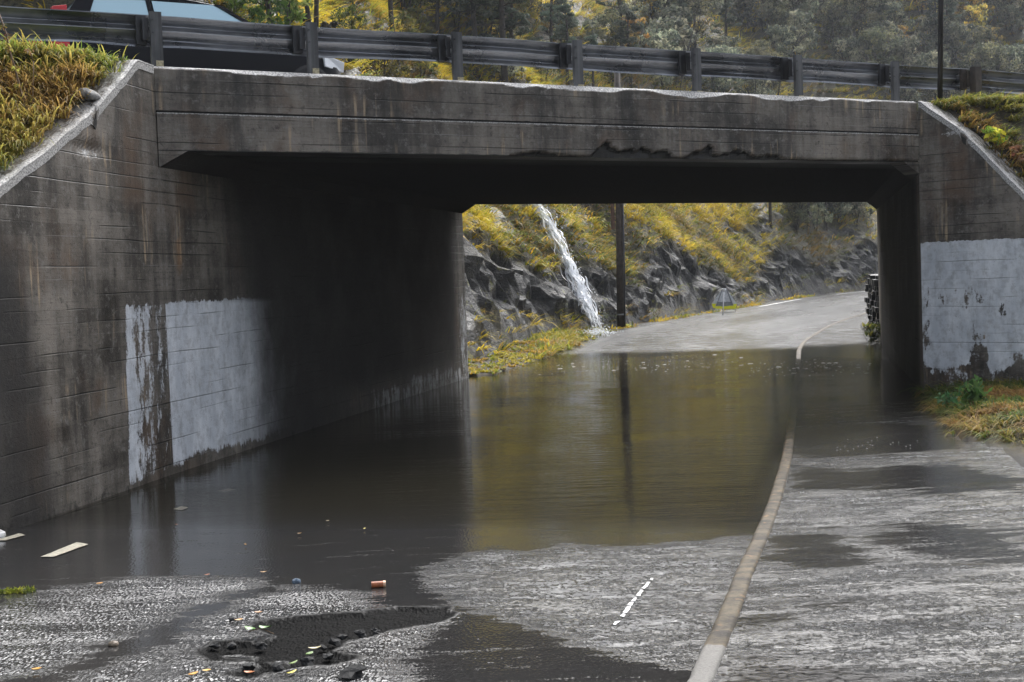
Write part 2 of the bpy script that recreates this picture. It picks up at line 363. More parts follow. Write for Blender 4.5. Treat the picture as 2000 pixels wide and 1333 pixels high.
def film_of(X, Y, polys, soft=.25):
    f = np.zeros(X.shape)
    for p in polys: f = np.maximum(f, sstep(-soft, soft, sdf(X, Y, p)))
    return f
BRIGHT = [gpoly(p) for p in (
    [(835, 1110), (905, 1090), (960, 1074), (1040, 1085), (1105, 1062), (1180, 1072), (1300, 1068), (1462, 1046), (1400, 1230), (1340, 1302), (1240, 1283), (1130, 1250), (1030, 1215), (905, 1180), (850, 1150)],
    [(-120, 1215), (0, 1185), (120, 1150), (260, 1130), (400, 1128), (510, 1136), (430, 1165), (330, 1205), (200, 1260), (90, 1310), (-120, 1345)],
    [(300, 1345), (330, 1290), (400, 1215), (470, 1180), (560, 1148), (650, 1148), (745, 1192), (640, 1205), (520, 1215), (490, 1240), (400, 1262), (390, 1283), (470, 1310), (560, 1345)],
    [(130, 1345), (240, 1290), (330, 1262), (360, 1275), (250, 1345)],
    [(560, 1345), (640, 1300), (720, 1240), (850, 1222), (760, 1290), (800, 1345)])]
DARKF = [gpoly(p, KH) for p in (
    [(1560, 905), (1640, 918), (1760, 914), (1850, 910), (2020, 945), (2020, 968), (1880, 965), (1700, 962), (1560, 950)],
    [(1660, 1035), (1760, 1028), (2020, 1040), (2020, 1100), (1880, 1105), (1770, 1090), (1700, 1065)],
    [(1490, 1040), (1600, 1030), (1700, 1075), (1640, 1120), (1500, 1100)],
    [(1440, 1200), (1560, 1175), (1680, 1165), (1560, 1200), (1480, 1225)],
    [(1400, 1275), (1500, 1285), (1700, 1320), (1720, 1350), (1350, 1350)],
    [(1540, 840), (1830, 830), (1900, 880), (1720, 892), (1545, 890)])]
POT = gpoly([(388, 1275), (420, 1256), (520, 1252), (548, 1243), (492, 1226), (505, 1216), (580, 1205), (700, 1197), (790, 1186), (870, 1187), (888, 1196), (860, 1212), (740, 1236), (672, 1252), (640, 1270), (700, 1283), (640, 1297), (560, 1305), (500, 1322), (455, 1316), (510, 1298), (470, 1290), (410, 1290)])
SLABS = [gpoly(p) for p in ([(425, 1281), (470, 1278), (520, 1283), (490, 1291), (440, 1289)], [(500, 1293), (560, 1288), (590, 1293), (540, 1303)])]
SILT = [gpoly([(880, 1040), (1000, 1015), (1120, 1010), (1250, 985), (1330, 975), (1400, 965), (1440, 985), (1330, 1010), (1180, 1040), (1060, 1075), (1000, 1085), (960, 1060)])]

def road_patch(a0, a1, da, b0, b1, db, kind):
    A, B = np.meshgrid(np.arange(a0, a1+1e-6, da), np.arange(b0, b1+1e-6, db), indexing='ij')
    SH = kb(A)-KB; X, Y = road_xy(A, B+(SH*sstep(3.5, 6.5, B) if kind == 'road' else SH))
    Z = road_z(A) if kind == 'road' else foot_z(A, B)
    P = np.stack([X, Y, Z], -1); at = {}
    z0 = np.zeros(A.shape)
    if kind == 'road':
        f = film_of(X, Y, BRIGHT)*(A < 1) + (.18+.3*fbm(np.stack([A*.15, B*1.3, 0*A], -1), 4, 6))*sstep(20.7, 22.2, A+.8*(fbm(np.stack([A*.5, B*.5, 0*A], -1), 3, 4)-.5)); pot = z0; silt = sstep(20.7, 23, A)*(.35+.75*fbm(np.stack([A*.12, B*.9, 0*A], -1), 4, 5))
        if a0 < -5:
            nn = fbm(P*np.array([9, 9, 0]), 4, 3)-.5
            s = sdf(X, Y, POT)+nn*.10
            for q in SLABS: s = np.minimum(s, -sdf(X, Y, q)+nn*.04)
            cv = sstep(-.004, .03, s); pot = sstep(-.06, -.01, s)
            P[..., 2] -= cv*(.022+.03*(fbm(P*np.array([14, 14, 0]), 3, 5)-.5))
            f = f*(1-pot)
            P[..., 2] += .012*(fbm(P*np.array([.8, .8, 0]), 3, 9)-.5)
    else:
        nn = fbm(P*np.array([.7, 2.5, 0]), 4, 8)
        f = (.60-.58*film_of(X+.5*(nn-.5), Y+.8*(fbm(P*np.array([1.5, 5, 0]), 5, 18)-.5), DARKF, .26))*(A < 8) + .35*sstep(20, 22, A); pot = z0; silt = sstep(2.0, 3.2, B-KB)*.3+.5*sstep(20.5, 23, A)
        P[..., 2] += .014*(nn-.5)*(A < 8)
    at = {'film': f, 'pot': pot, 'silt': silt, 'flow': (film_of(X, Y, BRIGHT[:1], .3)*(A < 2) if kind == 'road' else 1.*(A < 15))+z0}
    return P, at
def join_patches(name, patches, mat):
    V = []; Q = []; at = {}; b = 0
    for P, a in patches:
        n, m_ = P.shape[:2]; Q.append(grid_faces(n, m_, False, b)); V.append(P.reshape(-1, 3)); b += n*m_
        for k, x in a.items(): at.setdefault(k, []).append(x.ravel())
    # faces should look up
    o = link(name, mesh_np(name, np.concatenate(V), np.concatenate(Q)[:, ::-1] if np.cross(V[0][m_]-V[0][0], V[0][1]-V[0][0])[2] < 0 else np.concatenate(Q), attrs={k: np.concatenate(x) for k, x in at.items()}), mat)
    return struct(o)
join_patches('road', [road_patch(-10.2, 0, .03, -1.2, KB, .04, 'road'), road_patch(0, 145, .5, -.6, KB, .4, 'road'), road_patch(-26, -10.2, .5, -4.4, KB, .4, 'road')], M['road'])
join_patches('footway', [road_patch(-10.2, 2, .045, KB+KW, 9.9, .045, 'foot'), road_patch(2, 145, .5, KB+KW, 9.12, .28, 'foot'), road_patch(-26, -10.2, .5, KB+KW, 9.9, .3, 'foot')], M['footway'])

def kerb_mat():
    m = NT('stained_kerb_concrete'); v = m.obj(); n = m.noise(v, 5, 6, .7); f = m.noise(v, 60, 4, .7)
    clean = m.attr('clean')
    c = m.mix(m.ramp(n, .35, .65), (.018, .013, .008), (.10, .078, .045))
    c = m.mix(m.math('MULTIPLY', m.ramp(m.noise(v, 11, 4), .58, .7), .6), c, (.30, .17, .08))
    c = m.mix(m.ramp(m.math('ADD', clean, m.math('MULTIPLY', m.math('SUBTRACT', n, .5), 1.2)), .4, .6), c, m.mix(f, (.07, .066, .06), (.25, .24, .22)))
    m.P(base=c, rough=.65, spec=.22, normal=m.bump(f, .8, .012)); return m.m
def make_kerb():
    prof = [(0, -.35), (0, KH-.02), (.012, KH-.004), (.03, KH+.002), (KW-.02, KH+.002), (KW, KH-.008), (KW, -.3)]
    A = np.concatenate([np.arange(-26, 6, .12), np.arange(6, 145, 1.)]); V = []; cl = []
    for a in A:
        joint = .012 if abs((a+.3) % 1.0-.06) < .07 and a < 6 else 0
        for b, z in prof:
            x, y = road_xy(a, kb(a)+b); wb = .008*(vnoise(np.array([a*1.3, b*20, 0]))-.5)
            V.append((x, y, road_z(a)+z-joint*(z > 0)+wb)); cl.append(.8 if -8.9 < a < -7.7 else (.12 if a > 21 or a < -8.9 else 0.))
    o = link('kerb', mesh_np('kerb', V, grid_faces(len(A), len(prof)), attrs={'clean': cl}), kerb_mat()); return struct(o)
make_kerb()

# painted line remains, thin sheets on the road
paint = simple('worn_road_paint', (.42, .39, .31), .5, 0, .35, 40, .3); paintw = simple('white_road_paint', (.72, .72, .71), .45, 0, .2, 40, .3)
def mark(name, mat, quads, label, group):
    for q, lb in zip(quads, label):
        V = [onroad(x, y)+np.array([0, 0, .006]) for x, y in q]
        n = len(V); c = sum(V)/n; V2 = []
        for i in range(n):
            for t in np.linspace(0, 1, 5)[:-1]:
                p = V[i]*(1-t)+V[(i+1) % n]*t; p = p+(.03*(vnoise(p*14, 4)-.5)*np.array([1, 1, 0])); a, b = ab(p); p[2] = road_z(a)+.008+.012*(fbm(np.array([p*np.array([.8, .8, 0])]), 3, 9)[0]-.5); V2.append(p)
        bm = MB(); k = len(V2); c[2] = np.mean([p[2] for p in V2]); bm.add(V2+[c], [(i, (i+1) % k, k) for i in range(k)])
        struct(bm.build(name, mat))
mark('road_marking', paint, [[(80, 1090), (104, 1090), (171, 1066), (150, 1062)], [(-10, 1058), (10, 1058), (52, 1047), (36, 1044)], [(338, 996), (352, 998), (370, 993), (356, 990)], [(424, 961), (440, 962), (461, 958), (446, 956)]], ['']*4, '')
wq = []
rr = random.Random(3); t = 0.
while t < 1:
    L = rr.choice([.05, .07, .1, .13]); x0 = 1200+72*t; y0 = 1222-90*t; x1 = 1200+72*min(1, t+L); y1 = 1222-90*min(1, t+L); ww = 8*(1-.3*t)
    wq.append([(x0-ww*rr.uniform(.2, .7), y0), (x0+ww*rr.uniform(.3, 1), y0+1), (x1+ww*rr.uniform(.3, .9), y1), (x1-ww*rr.uniform(0, .5), y1)]); t += L+rr.choice([.03, .04, .1])
mark('road_marking', paintw, wq, ['']*len(wq), '')
def strip_line(name, a0, a1, b, wd, mat):
    A = np.arange(a0, a1+1e-6, .5); V = []
    for a in A:
        for o in (-wd/2, wd/2):
            x, y = road_xy(a, b+o); V.append((x, y, road_z(a)+.006))
    struct(link(name, mesh_np(name, V, grid_faces(len(A), 2)), mat))
for a0, a1 in ((57, 68), (76, 92), (100, 118)): strip_line('road_marking', a0, a1, .7, .14, paintw)

# flood water
def water_mat():
    m = NT('murky_flood_water'); v = m.obj()
    r1 = m.noise(m.map(v, (.9, 6.0, 1), rot=(0, 0, radians(4))), 1.0, 4, .6, .4)
    r2 = m.noise(m.map(v, (5, 22, 1), rot=(0, 0, radians(-5))), 1.0, 3, .55)
    calm = m.ramp(m.noise(m.map(v, (.25, .5, 1)), 1.0, 3), .35, .65, .35, 1.)
    h = m.math('MULTIPLY', m.math('ADD', m.math('MULTIPLY', r1, .008), m.math('MULTIPLY', r2, .0034)), calm)
    m.P(base=(.030, .027, .018), rough=.02, ior=1.33, spec=.5, alpha=m.attr('murk'), normal=m.bump(h, 1., 1.)); return m.m
A, B = np.meshgrid(np.arange(-6, 26.01, .25), np.concatenate([np.arange(-6, KB, .25), np.arange(KB, 12.01, .25)]), indexing='ij')
X, Y = road_xy(np.minimum(A, 22), B); X += np.maximum(A-22, 0)*T_[0]; Y += np.maximum(A-22, 0)*T_[1]
dep = np.where(B < KB, -road_z(A), -foot_z(A, B)); murk = 1-np.exp(-np.maximum(dep, 0)*26)
o = link('flood_water', mesh_np('flood_water', np.stack([X, Y, 0*X], -1).reshape(-1, 3), grid_faces(*A.shape)[:, ::-1], attrs={'murk': np.clip(murk, .02, .97)}), water_mat()); struct(o)

# one sheet of ground under everything
gm = simple('damp_earth', (.05, .045, .035), .9, 0, .5, 1.5, .5)
g = MB(); g.add([(-400, -200, -.75), (400, -200, -.75), (400, 500, -.75), (-400, 500, -.75)], [(0, 1, 2, 3)]); struct(g.build('ground', gm))

# ================================================================== UNDERPASS BRIDGE
bridge = empty('underpass_bridge', 'long grey board marked concrete road bridge spanning the flooded underpass', 'bridge', tuple(P0))
def wall(name, origin, h, a0, a1, zt, z0=-.7, da=.06, dz=.06, disp=None, attrs=None, parent=None, flip=False, thick=.5, nrm=None):
    """dense vertical face along h with solid back; zt may be a function of a"""
    na = max(2, int((a1-a0)/da)); A = np.linspace(a0, a1, na)
    ZT = zt(A) if callable(zt) else np.full(na, zt); nz = max(2, int((ZT.max()-z0)/dz)); t = np.linspace(0, 1, nz)
    AA = np.repeat(A[:, None], nz, 1); ZZ_ = z0+(ZT[:, None]-z0)*t[None]
    P = origin+AA[..., None]*h+ZZ_[..., None]*np.array([0, 0, 1.])
    n = nrm
    at = attrs(AA, ZZ_, ZT[:, None]) if attrs else {}
    d = disp(AA, ZZ_, ZT[:, None]) if disp else 0*AA
    rough = .006*(fbm(P*6, 3, 2)-.5)
    P = P+(d+rough)[..., None]*n
    Bk = P.copy(); Bk = origin+AA[..., None]*h+ZZ_[..., None]*np.array([0, 0, 1.])-n*thick
    N1 = na*nz; q = grid_faces(na, nz); q2 = grid_faces(na, nz)[:, ::-1]+N1
    idx = np.arange(N1).reshape(na, nz); ed = []
    for loop in (idx[:, -1], idx[::-1, 0], idx[0, :], idx[-1, ::-1]):
        ed.append(np.stack([loop[:-1], loop[:-1]+N1, loop[1:]+N1, loop[1:]], 1))
    Q = np.concatenate([q, q2]+ed)
    if np.dot(np.cross(h, (0, 0, 1.)), n) > 0: pass
    else: Q = Q[:, ::-1]
    uv = np.stack([AA, ZZ_], -1).reshape(-1, 2); uv = np.concatenate([uv, uv+[0.37, 0]])
    full = {k: np.concatenate([np.broadcast_to(x, AA.shape).ravel()]*2) for k, x in at.items()}
    for k in ('paint', 'chip', 'moss', 'rust', 'shade_grime'): full.setdefault(k, np.zeros(2*N1))
    o = link(name, mesh_np(name, np.concatenate([P.reshape(-1, 3), Bk.reshape(-1, 3)]), Q, uv=uv, attrs=full, smooth=False), M['concrete'], parent); return o
FR = -N_                        # the way the front face looks
# upper fascia with ragged bright top
def chipdepth(A): return .026+.16*np.clip(fbm(np.stack([A*1.6, 0*A, 0*A], -1), 4, 21)-.34, 0, 1)+.07*np.clip(fbm(np.stack([A*6, 0*A, 0*A+4], -1), 3, 23)-.5, 0, 1)
def up_disp(A, Z, ZT):
    c = chipdepth(A); k = np.clip((Z-(Z_TOP-c))/c, 0, 1); return -.075*k
def up_attr(A, Z, ZT):
    c = chipdepth(A)
    moss = .75*sstep(.05, 0, Z-Z_GR)+.30*sstep(.35, .1, Z_TOP-c-Z)
    return {'chip': .06+.78*sstep(-.012, .012, Z-(Z_TOP-c)), 'moss': moss*.8}
wall('parapet_beam', P0, U_, .005, SPAN-.005, Z_TOP, Z_GR+.015, .05, .02, up_disp, up_attr, bridge, nrm=FR, thick=.45)
def spall(A): 
    m = sstep(.75, .5, abs(A-6.75))*.17+sstep(1.0, .6, abs(A-8.6))*.11+np.clip(1-abs(A-8.12)/.10, 0, 1)*.28+.012+np.clip(1-abs(A-5.2)/.4, 0, 1)*.05
    return m*np.clip(.1+1.9*fbm(np.stack([A*7, 0*A, 0*A], -1), 5, 31)-.2, .1, 2)
def lo_disp(A, Z, ZT):
    k = sstep(-.03, .03, Z_SOF+spall(A)-Z); return .02-.07*k*(A > 4.7)+.05*k*(A > 4.7)*(fbm(np.stack([A*9, Z*9, 0*A], -1), 3, 6)-.5)
def lo_attr(A, Z, ZT): return {'moss': .95*sstep(-.03, .02, Z_SOF+spall(A)-Z), 'chip': .75*sstep(.016, .0, ZT-Z)+.1}
wall('deck_beam', P0, U_, .005, SPAN-.005, Z_GR-.012, Z_SOF, .05, .025, lo_disp, lo_attr, bridge, nrm=FR, thick=.45)
# dark groove backing, deck slab and tunnel ceiling with haunches
def sweep(name, sec, a0, a1, parent, div=60, attrs=None, flip=False):
    """section of (along U, z) swept along T"""
    A = np.linspace(a0, a1, div); sec2 = []; 
    for i in range(len(sec)-1):
        p, q = np.array(sec[i]), np.array(sec[i+1]); k = max(1, int(np.linalg.norm(q-p)/.15))
        for t in np.linspace(0, 1, k, endpoint=False): sec2.append(p+(q-p)*t)
    sec2.append(np.array(sec[-1])); sec2 = np.array(sec2); V = []; uv = []
    ln = np.concatenate([[0], np.cumsum(np.linalg.norm(np.diff(sec2, axis=0), axis=1))])
    for a in A:
        for (u, z), l in zip(sec2, ln): V.append(P0+U_*u+T_*a+np.array([0, 0, z])); uv.append((a, l))
    z = np.zeros(len(V)); at = {'paint': z, 'chip': z, 'moss': z, 'rust': z, 'shade_grime': np.array([.75+.4*min(1, q[0]/2.) for q in uv])}  # ceiling shade painted into the colour, deepening away from the near portal
    return link(name, mesh_np(name, V, grid_faces(div, len(sec2), flip), uv=uv, attrs=at, smooth=False), M['concrete'], parent)
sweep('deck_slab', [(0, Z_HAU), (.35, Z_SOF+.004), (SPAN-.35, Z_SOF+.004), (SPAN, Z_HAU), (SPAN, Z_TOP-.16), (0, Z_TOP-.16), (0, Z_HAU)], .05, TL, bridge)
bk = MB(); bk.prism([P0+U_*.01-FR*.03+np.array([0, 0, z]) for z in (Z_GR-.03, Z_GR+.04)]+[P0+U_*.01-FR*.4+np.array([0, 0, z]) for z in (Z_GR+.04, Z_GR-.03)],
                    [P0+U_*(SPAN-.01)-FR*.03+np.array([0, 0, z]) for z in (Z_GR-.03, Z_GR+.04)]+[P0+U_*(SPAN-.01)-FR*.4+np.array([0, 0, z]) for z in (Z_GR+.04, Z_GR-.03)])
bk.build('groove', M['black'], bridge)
# little haunch fillets on the front face
for nm, pts in (('fascia_haunch', [(0.005, Z_HAU), (.35, Z_SOF), (.005, Z_SOF)]), ('fascia_haunch', [(SPAN-.005, Z_HAU), (SPAN-.35, Z_SOF), (SPAN-.005, Z_SOF)])):
    us = [p[0] for p in pts]; V = []; uv = []
    for o in (.015, -.3):
        for u, z in pts: V.append(P0+U_*u+FR*o+np.array([0, 0, z])); uv.append((u, z))
    me = bpy.data.meshes.new(nm); me.from_pydata([tuple(p) for p in V], [], [(0, 1, 2), (3, 5, 4), (0, 3, 4, 1), (1, 4, 5, 2), (2, 5, 3, 0)]); l = me.uv_layers.new(name='UVMap')
    for lp in me.loops: l.data[lp.index].uv = uv[lp.vertex_index]
    link(nm, me, M['concrete'], bridge)
# abutments (tunnel side walls)
def left_attr(A, Z, ZT):
    n = fbm(np.stack([A*1.2, Z*.5, 0*A], -1), 4, 41)
    p = sstep(2.06, 1.98, Z)*sstep(.0, .45, Z-.05+.25*n)*sstep(4.6, 3.6, A+1.0*(n-.5))
    low = .52*sstep(.55, .25, Z+.5*(n-.5))*sstep(5.5, 8, A)
    far = .5*sstep(12.6, 13.6, A)*sstep(2.4, 1.6, Z)
    rust = .8*np.exp(-((A-.42)/.06)**2)*sstep(2.3, 2.5, Z)*sstep(3.25, 3.0, Z)*(fbm(np.stack([A*3, Z*2.5, 0*A], -1), 3, 44) > .48)
    return {'paint': np.maximum(np.maximum(p, low), far), 'moss': .4*sstep(.22, .0, Z), 'rust': rust, 'shade_grime': np.clip(sstep(.5, 3.4, A-.55*(Z < 2.02)+1.0*(n-.5)+.35*np.maximum(Z-2, 0))-.35*sstep(.7, .2, Z)*sstep(4, 7, A), 0, 1)*sstep(13.9, 12.4, A+.4*(n-.5))*.95}  # tunnel shade painted into the wall colour, easing off at both portals
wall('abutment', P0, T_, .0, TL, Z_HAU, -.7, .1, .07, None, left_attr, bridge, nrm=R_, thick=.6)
def right_attr(A, Z, ZT):
    return {'paint': .30*sstep(11, 13.5, A)+0*Z, 'moss': .35*sstep(.5, 0, Z)+0*A, 'chip': .2*sstep(12.5, 13.8, A)+0*Z, 'shade_grime': (.35+.65*sstep(.1, 1.2, A))*sstep(13.8, 12.3, A)+.0*Z}  # painted tunnel shade, weaker at both portals; wall paler towards the far end
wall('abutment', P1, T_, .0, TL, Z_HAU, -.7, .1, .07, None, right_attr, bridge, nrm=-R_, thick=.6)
# wing walls
def z_on(p, h, pts):
    q = [onplane(x, y, p, h) for x, y in pts]; return [float((r-p)@h) for r in q], [float(r[2]) for r in q]
qa, qz = z_on(P0, W1, [(268, 122), (185, 214), (100, 286), (0, 362)])
qa = [-.01, qa[0]-.01]+qa[1:]; qz = [Z_TOP, Z_TOP]+qz[1:]; sl_ = (qz[-1]-qz[-2])/(qa[-1]-qa[-2]); LE = 9.0; qa.append(LE); qz.append(max(.5, qz[-1]+sl_*(LE-qa[-2])))
WLZ = lambda A: np.interp(A, qa, qz)
ra, rz = z_on(P1, W2, [(1798, 199), (1880, 256), (2000, 378)])
ra = [-.01]+ra; rz = [Z_TOP]+rz; sl2 = (rz[-1]-rz[-2])/(ra[-1]-ra[-2]); ra.append(ra[-1]+1.9); rz.append(rz[-1]+sl2*1.9)
WRZ = lambda A: np.interp(A, ra, rz); RE = ra[-1]
def wl_attr(A, Z, ZT):
    n = fbm(np.stack([A*2.2, Z*.6, 0*A], -1), 4, 51)
    p = sstep(.0, .03, 1.06-A*.93-.16*(1-Z/2.))*0+sstep(1.04, .98, A+.06*(Z-2))*sstep(2.06, 2.0, Z)*(.53+.22*sstep(.75, .95, A)-.06*sstep(1.4, .3, Z)-.10*sstep(.55, .3, A))*sstep(-.05, .1, Z)
    moss = .45*sstep(.35, .0, Z)+.35*np.exp(-((A-.75)/.15)**2)*sstep(2.2, 3, Z)
    chip = 1.0*sstep(.03, .0, ZT-Z)+.72*np.exp(-(((A-1.62)/.3)**2+((Z-(3.62))/.06)**2))
    return {'paint': p, 'moss': moss, 'chip': chip, 'shade_grime': .75*sstep(2.5, 3.3, A+.4*(n-.5)+.1*(2-Z))*sstep(3.3, 2.4, Z)}  # wing colour darkens towards its near end
def wl_disp(A, Z, ZT): return -.05*np.exp(-(((A-1.62)/.3)**2+((Z-3.68)/.07)**2))-.05*sstep(.05, 0, ZT-Z)*fbm(np.stack([A*5, Z, 0*A], -1), 3, 4)
wall('wing_wall', P0, W1, .0, LE, WLZ, -.7, .06, .05, wl_disp, wl_attr, bridge, nrm=R_, thick=.36)
def wr_attr(A, Z, ZT):
    n = fbm(np.stack([A*3.2, Z*4.6, 0*A], -1), 5, 61)
    p = sstep(2.5, 2.45, Z)*(.98-.42*sstep(.48, .64, n)*sstep(2.4, 1.3, Z)-.15*sstep(.55, .3, Z)-.22*sstep(1.2, .2, Z)-.2*sstep(.1, .25, A)*sstep(.6, .3, Z))
    return {'paint': p, 'chip': .95*sstep(.05, .0, ZT-Z)+.62*np.exp(-(((A-.55)/.22)**2+((Z-4.22)/.08)**2)), 'moss': .35*sstep(.3, 0, Z)+.25*sstep(2.5, 2.9, Z)*sstep(4.1, 3.3, Z)}
nW2 = np.array([-.7071, -.7071, 0])
wall('wing_wall', P1, W2, .0, RE, WRZ, -.7, .04, .05, lambda A, Z, ZT: -.05*sstep(.05, 0, ZT-Z)*fbm(np.stack([A*5, Z, 0*A], -1), 3, 4), wr_attr, bridge, nrm=nW2, thick=.40)
# coping slabs on the wing walls
def coping(p, h, ZF, n, a0, a1, width, crack):
    A = np.arange(a0, a1, .05); Wd = np.linspace(.0, width, 9); AA, WW = np.meshgrid(A, Wd, indexing='ij')
    P = p+AA[..., None]*h-n*(WW[..., None]-.012); P[..., 2] = ZF(AA)+.012+.028*(fbm(P*9, 3, 71)-.5)-.10*np.exp(-((AA-crack+.25*(WW-.1))/.05)**2)-.03*sstep(.05, 0, WW)*fbm(P*7, 3, 73)
    Bt = P.copy(); Bt[..., 2] -= .10; n1 = A.size*9; idx = np.arange(n1).reshape(A.size, 9)
    ed = [np.stack([lp[:-1], lp[:-1]+n1, lp[1:]+n1, lp[1:]], 1) for lp in (idx[:, -1], idx[::-1, 0], idx[0, :], idx[-1, ::-1])]
    q = grid_faces(A.size, 9); nz = np.cross(P[1, 0]-P[0, 0], P[0, 1]-P[0, 0])[2]
    Q = np.concatenate([q, q[:, ::-1]+n1]+ed); Q = Q if nz > 0 else Q[:, ::-1]
    u0 = np.stack([AA*1.3, WW+20], -1).reshape(-1, 2); uv = np.concatenate([u0, u0+[.05, -.11]]); ch = .52+.25*(WW < .06); ch = ch-1.2*np.exp(-((AA-crack+.25*(WW-.1))/.045)**2); ch = np.concatenate([ch.ravel()]*2)
    z = np.zeros(2*n1); ms = np.concatenate([(1.2*np.exp(-((AA-crack+.25*(WW-.1))/.04)**2)).ravel()]*2)
    link('coping', mesh_np('coping', np.concatenate([P.reshape(-1, 3), Bt.reshape(-1, 3)]), Q, uv=uv, attrs={'paint': z, 'chip': ch, 'moss': ms, 'rust': z}, smooth=False), M['concrete'], bridge)
coping(P0, W1, WLZ, R_, .02, LE, .37, qa[2])
coping(P1, W2, WRZ, nW2, .02, RE, .42, ra[2])

# carriageway on top of the bridge and its approaches
def deckroad():
    V = []; s = np.arange(-26, 60, 2.); 
    for q in s:
        for d in (.0 if 0 <= q <= SPAN else -.3, 1.0, 9.6): V.append(P0+U_*q+N_*(d+.2)+np.array([0, 0, 4.64]))
    o = link('upper_road', mesh_np('upper_road', V, grid_faces(len(s), 3)), M['deckasph']); struct(o)
M['deckasph'] = simple('wet_upper_road_asphalt', (.045, .045, .047), .3, 0, .3, 30, .2)
deckroad()
# ================================================================== HILLSIDE
HS = np.concatenate([np.arange(15.5, 24, .4), np.arange(24, 76, .17), np.arange(76, 100, .4), np.arange(100, 150, 1.)])
HD = np.concatenate([np.arange(0, 5.2, .13), np.arange(5.2, 14, .3), np.arange(14, 46, .9)])
def make_hill():
    s, d = np.meshgrid(HS, HD, indexing='ij'); n0 = fbm(np.stack([s*.16, 0*s, 0*s+3], -1), 3, 81); n1 = fbm(np.stack([s*.5, 0*s+9, 0*s], -1), 3, 82)
    foot = .55+1.5*(n0-.4)+.6*(n1-.5); foot = np.where(s > 60, foot+.3, foot); hc = 2.3+0.55*sstep(33, 42, s)+2.2*(n0-.5)*2+1.2*(n1-.5)
    e = d-foot; run = 1.25+.9*(n1-.4)
    t = np.clip(e/run, 0, 1); h = hc*(t**.75)
    up = np.maximum(e-run, 0); h = h+up*(1.12+.25*(n0-.5))-.006*np.maximum(up-14, 0)**1.4
    # ledges
    led = fbm(np.stack([s*.22, d*.5, 0*s], -1), 4, 83)
    h = h+1.3*(led-.5)*sstep(.5, 4, e)+.7*np.abs(fbm(np.stack([s*.6, h*.9, 0*s], -1), 4, 84)-.5)*sstep(0, .6, e)
    end = sstep(15.5, 20, s); h = h*end+(1-end)*np.minimum(h, .3)
    x, y = road_xy(s, -d); z = road_z(s)-.12+np.maximum(h, 0)
    P = np.stack([x, y, z], -1)
    ds = np.gradient(P, axis=0); dd = np.gradient(P, axis=1); N = np.cross(dd, ds); N /= np.linalg.norm(N, axis=-1, keepdims=True)+1e-9; N = np.where(N[..., 2:] < 0, -N, N)
    # grass sits on the gentler ground, rock where it is steep or a noise patch opens
    gn = fbm(np.stack([s*.28, d*.55, z*.5], -1), 4, 85)
    rock = np.clip(sstep(.62, .42, N[..., 2])*1.0+1.5*sstep(hc*.95, hc*.45, h)*(e < run*1.2)-.0+4.*(gn-.515), 0, 1); rock = np.where(d > 9, rock*.35, rock)
    # craggy blocks: folded noise, strongest on bare rock
    c1 = np.abs(fbm(P*np.array([.55, .55, .9]), 4, 86)-.5)*2; c2 = np.abs(fbm(P*np.array([1.7, 1.7, 2.6])+3, 3, 87)-.5)*2
    cell = np.floor(fbm(P*np.array([.9, .9, 1.4]), 3, 90)*9)/9; cell2 = np.floor(fbm(P*np.array([2.2, 2.2, 3.4])+7, 3, 93)*8)/8
    disp = (.9*(c1-.25)+.40*(c2-.2)+1.2*(cell-.5)+.35*(cell2-.5))*rock+(.35*(c1-.25))*(1-rock); disp *= sstep(-.1, .5, e)
    out_ = N*np.array([1, 1, .55]); P = P+out_*disp[..., None]
    P[..., 2] = np.maximum(P[..., 2], road_z(s)-.35)
    return P, N, rock, e
HP, HN, HROCK, HE = make_hill()
def hill_mat():
    m = NT('rock_and_soil'); v = m.obj(); rk = m.attr('rock')
    n = m.noise(m.map(v, (1, 1, 1.7)), 1.5, 8, .68, .4); f = m.noise(v, 9, 6, .72); cr = m.voro(m.map(v, (1, 1, 1.9)), 1.9, 'DISTANCE_TO_EDGE'); cr2 = m.noise(m.map(v, (1, 1, 3.2), rot=(.4, .3, 0)), 3.5, 6, .75)
    c = m.mix(m.ramp(n, .40, .62), (.005, .005, .005), (.036, .035, .034))
    c = m.mix(m.ramp(m.math('ADD', m.math('MULTIPLY', f, .5), m.math('MULTIPLY', n, .5)), .56, .64), c, (.30, .30, .30))
    c = m.mix(m.math('MULTIPLY', m.ramp(cr2, .52, .42), .75), c, (.012, .011, .011))
    c = m.mix(m.ramp(m.noise(v, 2.3, 5, .7), .58, .68), c, m.mix(f, (.06, .07, .01), (.26, .25, .03)))
    soil = m.mix(m.ramp(f, .4, .65), (.025, .024, .012), (.10, .085, .025))
    c = m.mix(m.ramp(m.math('ADD', rk, m.math('MULTIPLY', m.math('SUBTRACT', f, .5), .9)), .35, .6), soil, c)
    h = m.math('ADD', m.math('MULTIPLY', n, .5), m.math('ADD', m.math('MULTIPLY', f, .22), m.math('MULTIPLY', cr2, .35)))
    m.P(base=c, rough=m.ramp(f, .3, .7, .22, .5), spec=.6, normal=m.bump(h, 1., .45)); return m.m
o = link('hillside', mesh_np('hillside', HP.reshape(-1, 3), grid_faces(len(HS), len(HD), True), attrs={'rock': HROCK}, smooth=False), hill_mat())
if o.data.polygons[5000].normal.z < 0: o.data.flip_normals()
struct(o)
HPX = proj(HP.reshape(-1, 3))
def hill_at(x, y, tol=14):
    q = HPX; dd = np.hypot(q[:, 0]-x, q[:, 1]-y); dd = np.where(q[:, 2] > 5, dd, 1e9)
    c = np.where(dd < tol)[0]
    i = c[np.argmin(q[c, 2]+dd[c]*.15)] if len(c) else int(np.argmin(dd))
    return HP.reshape(-1, 3)[i].copy(), HN.reshape(-1, 3)[i].copy()

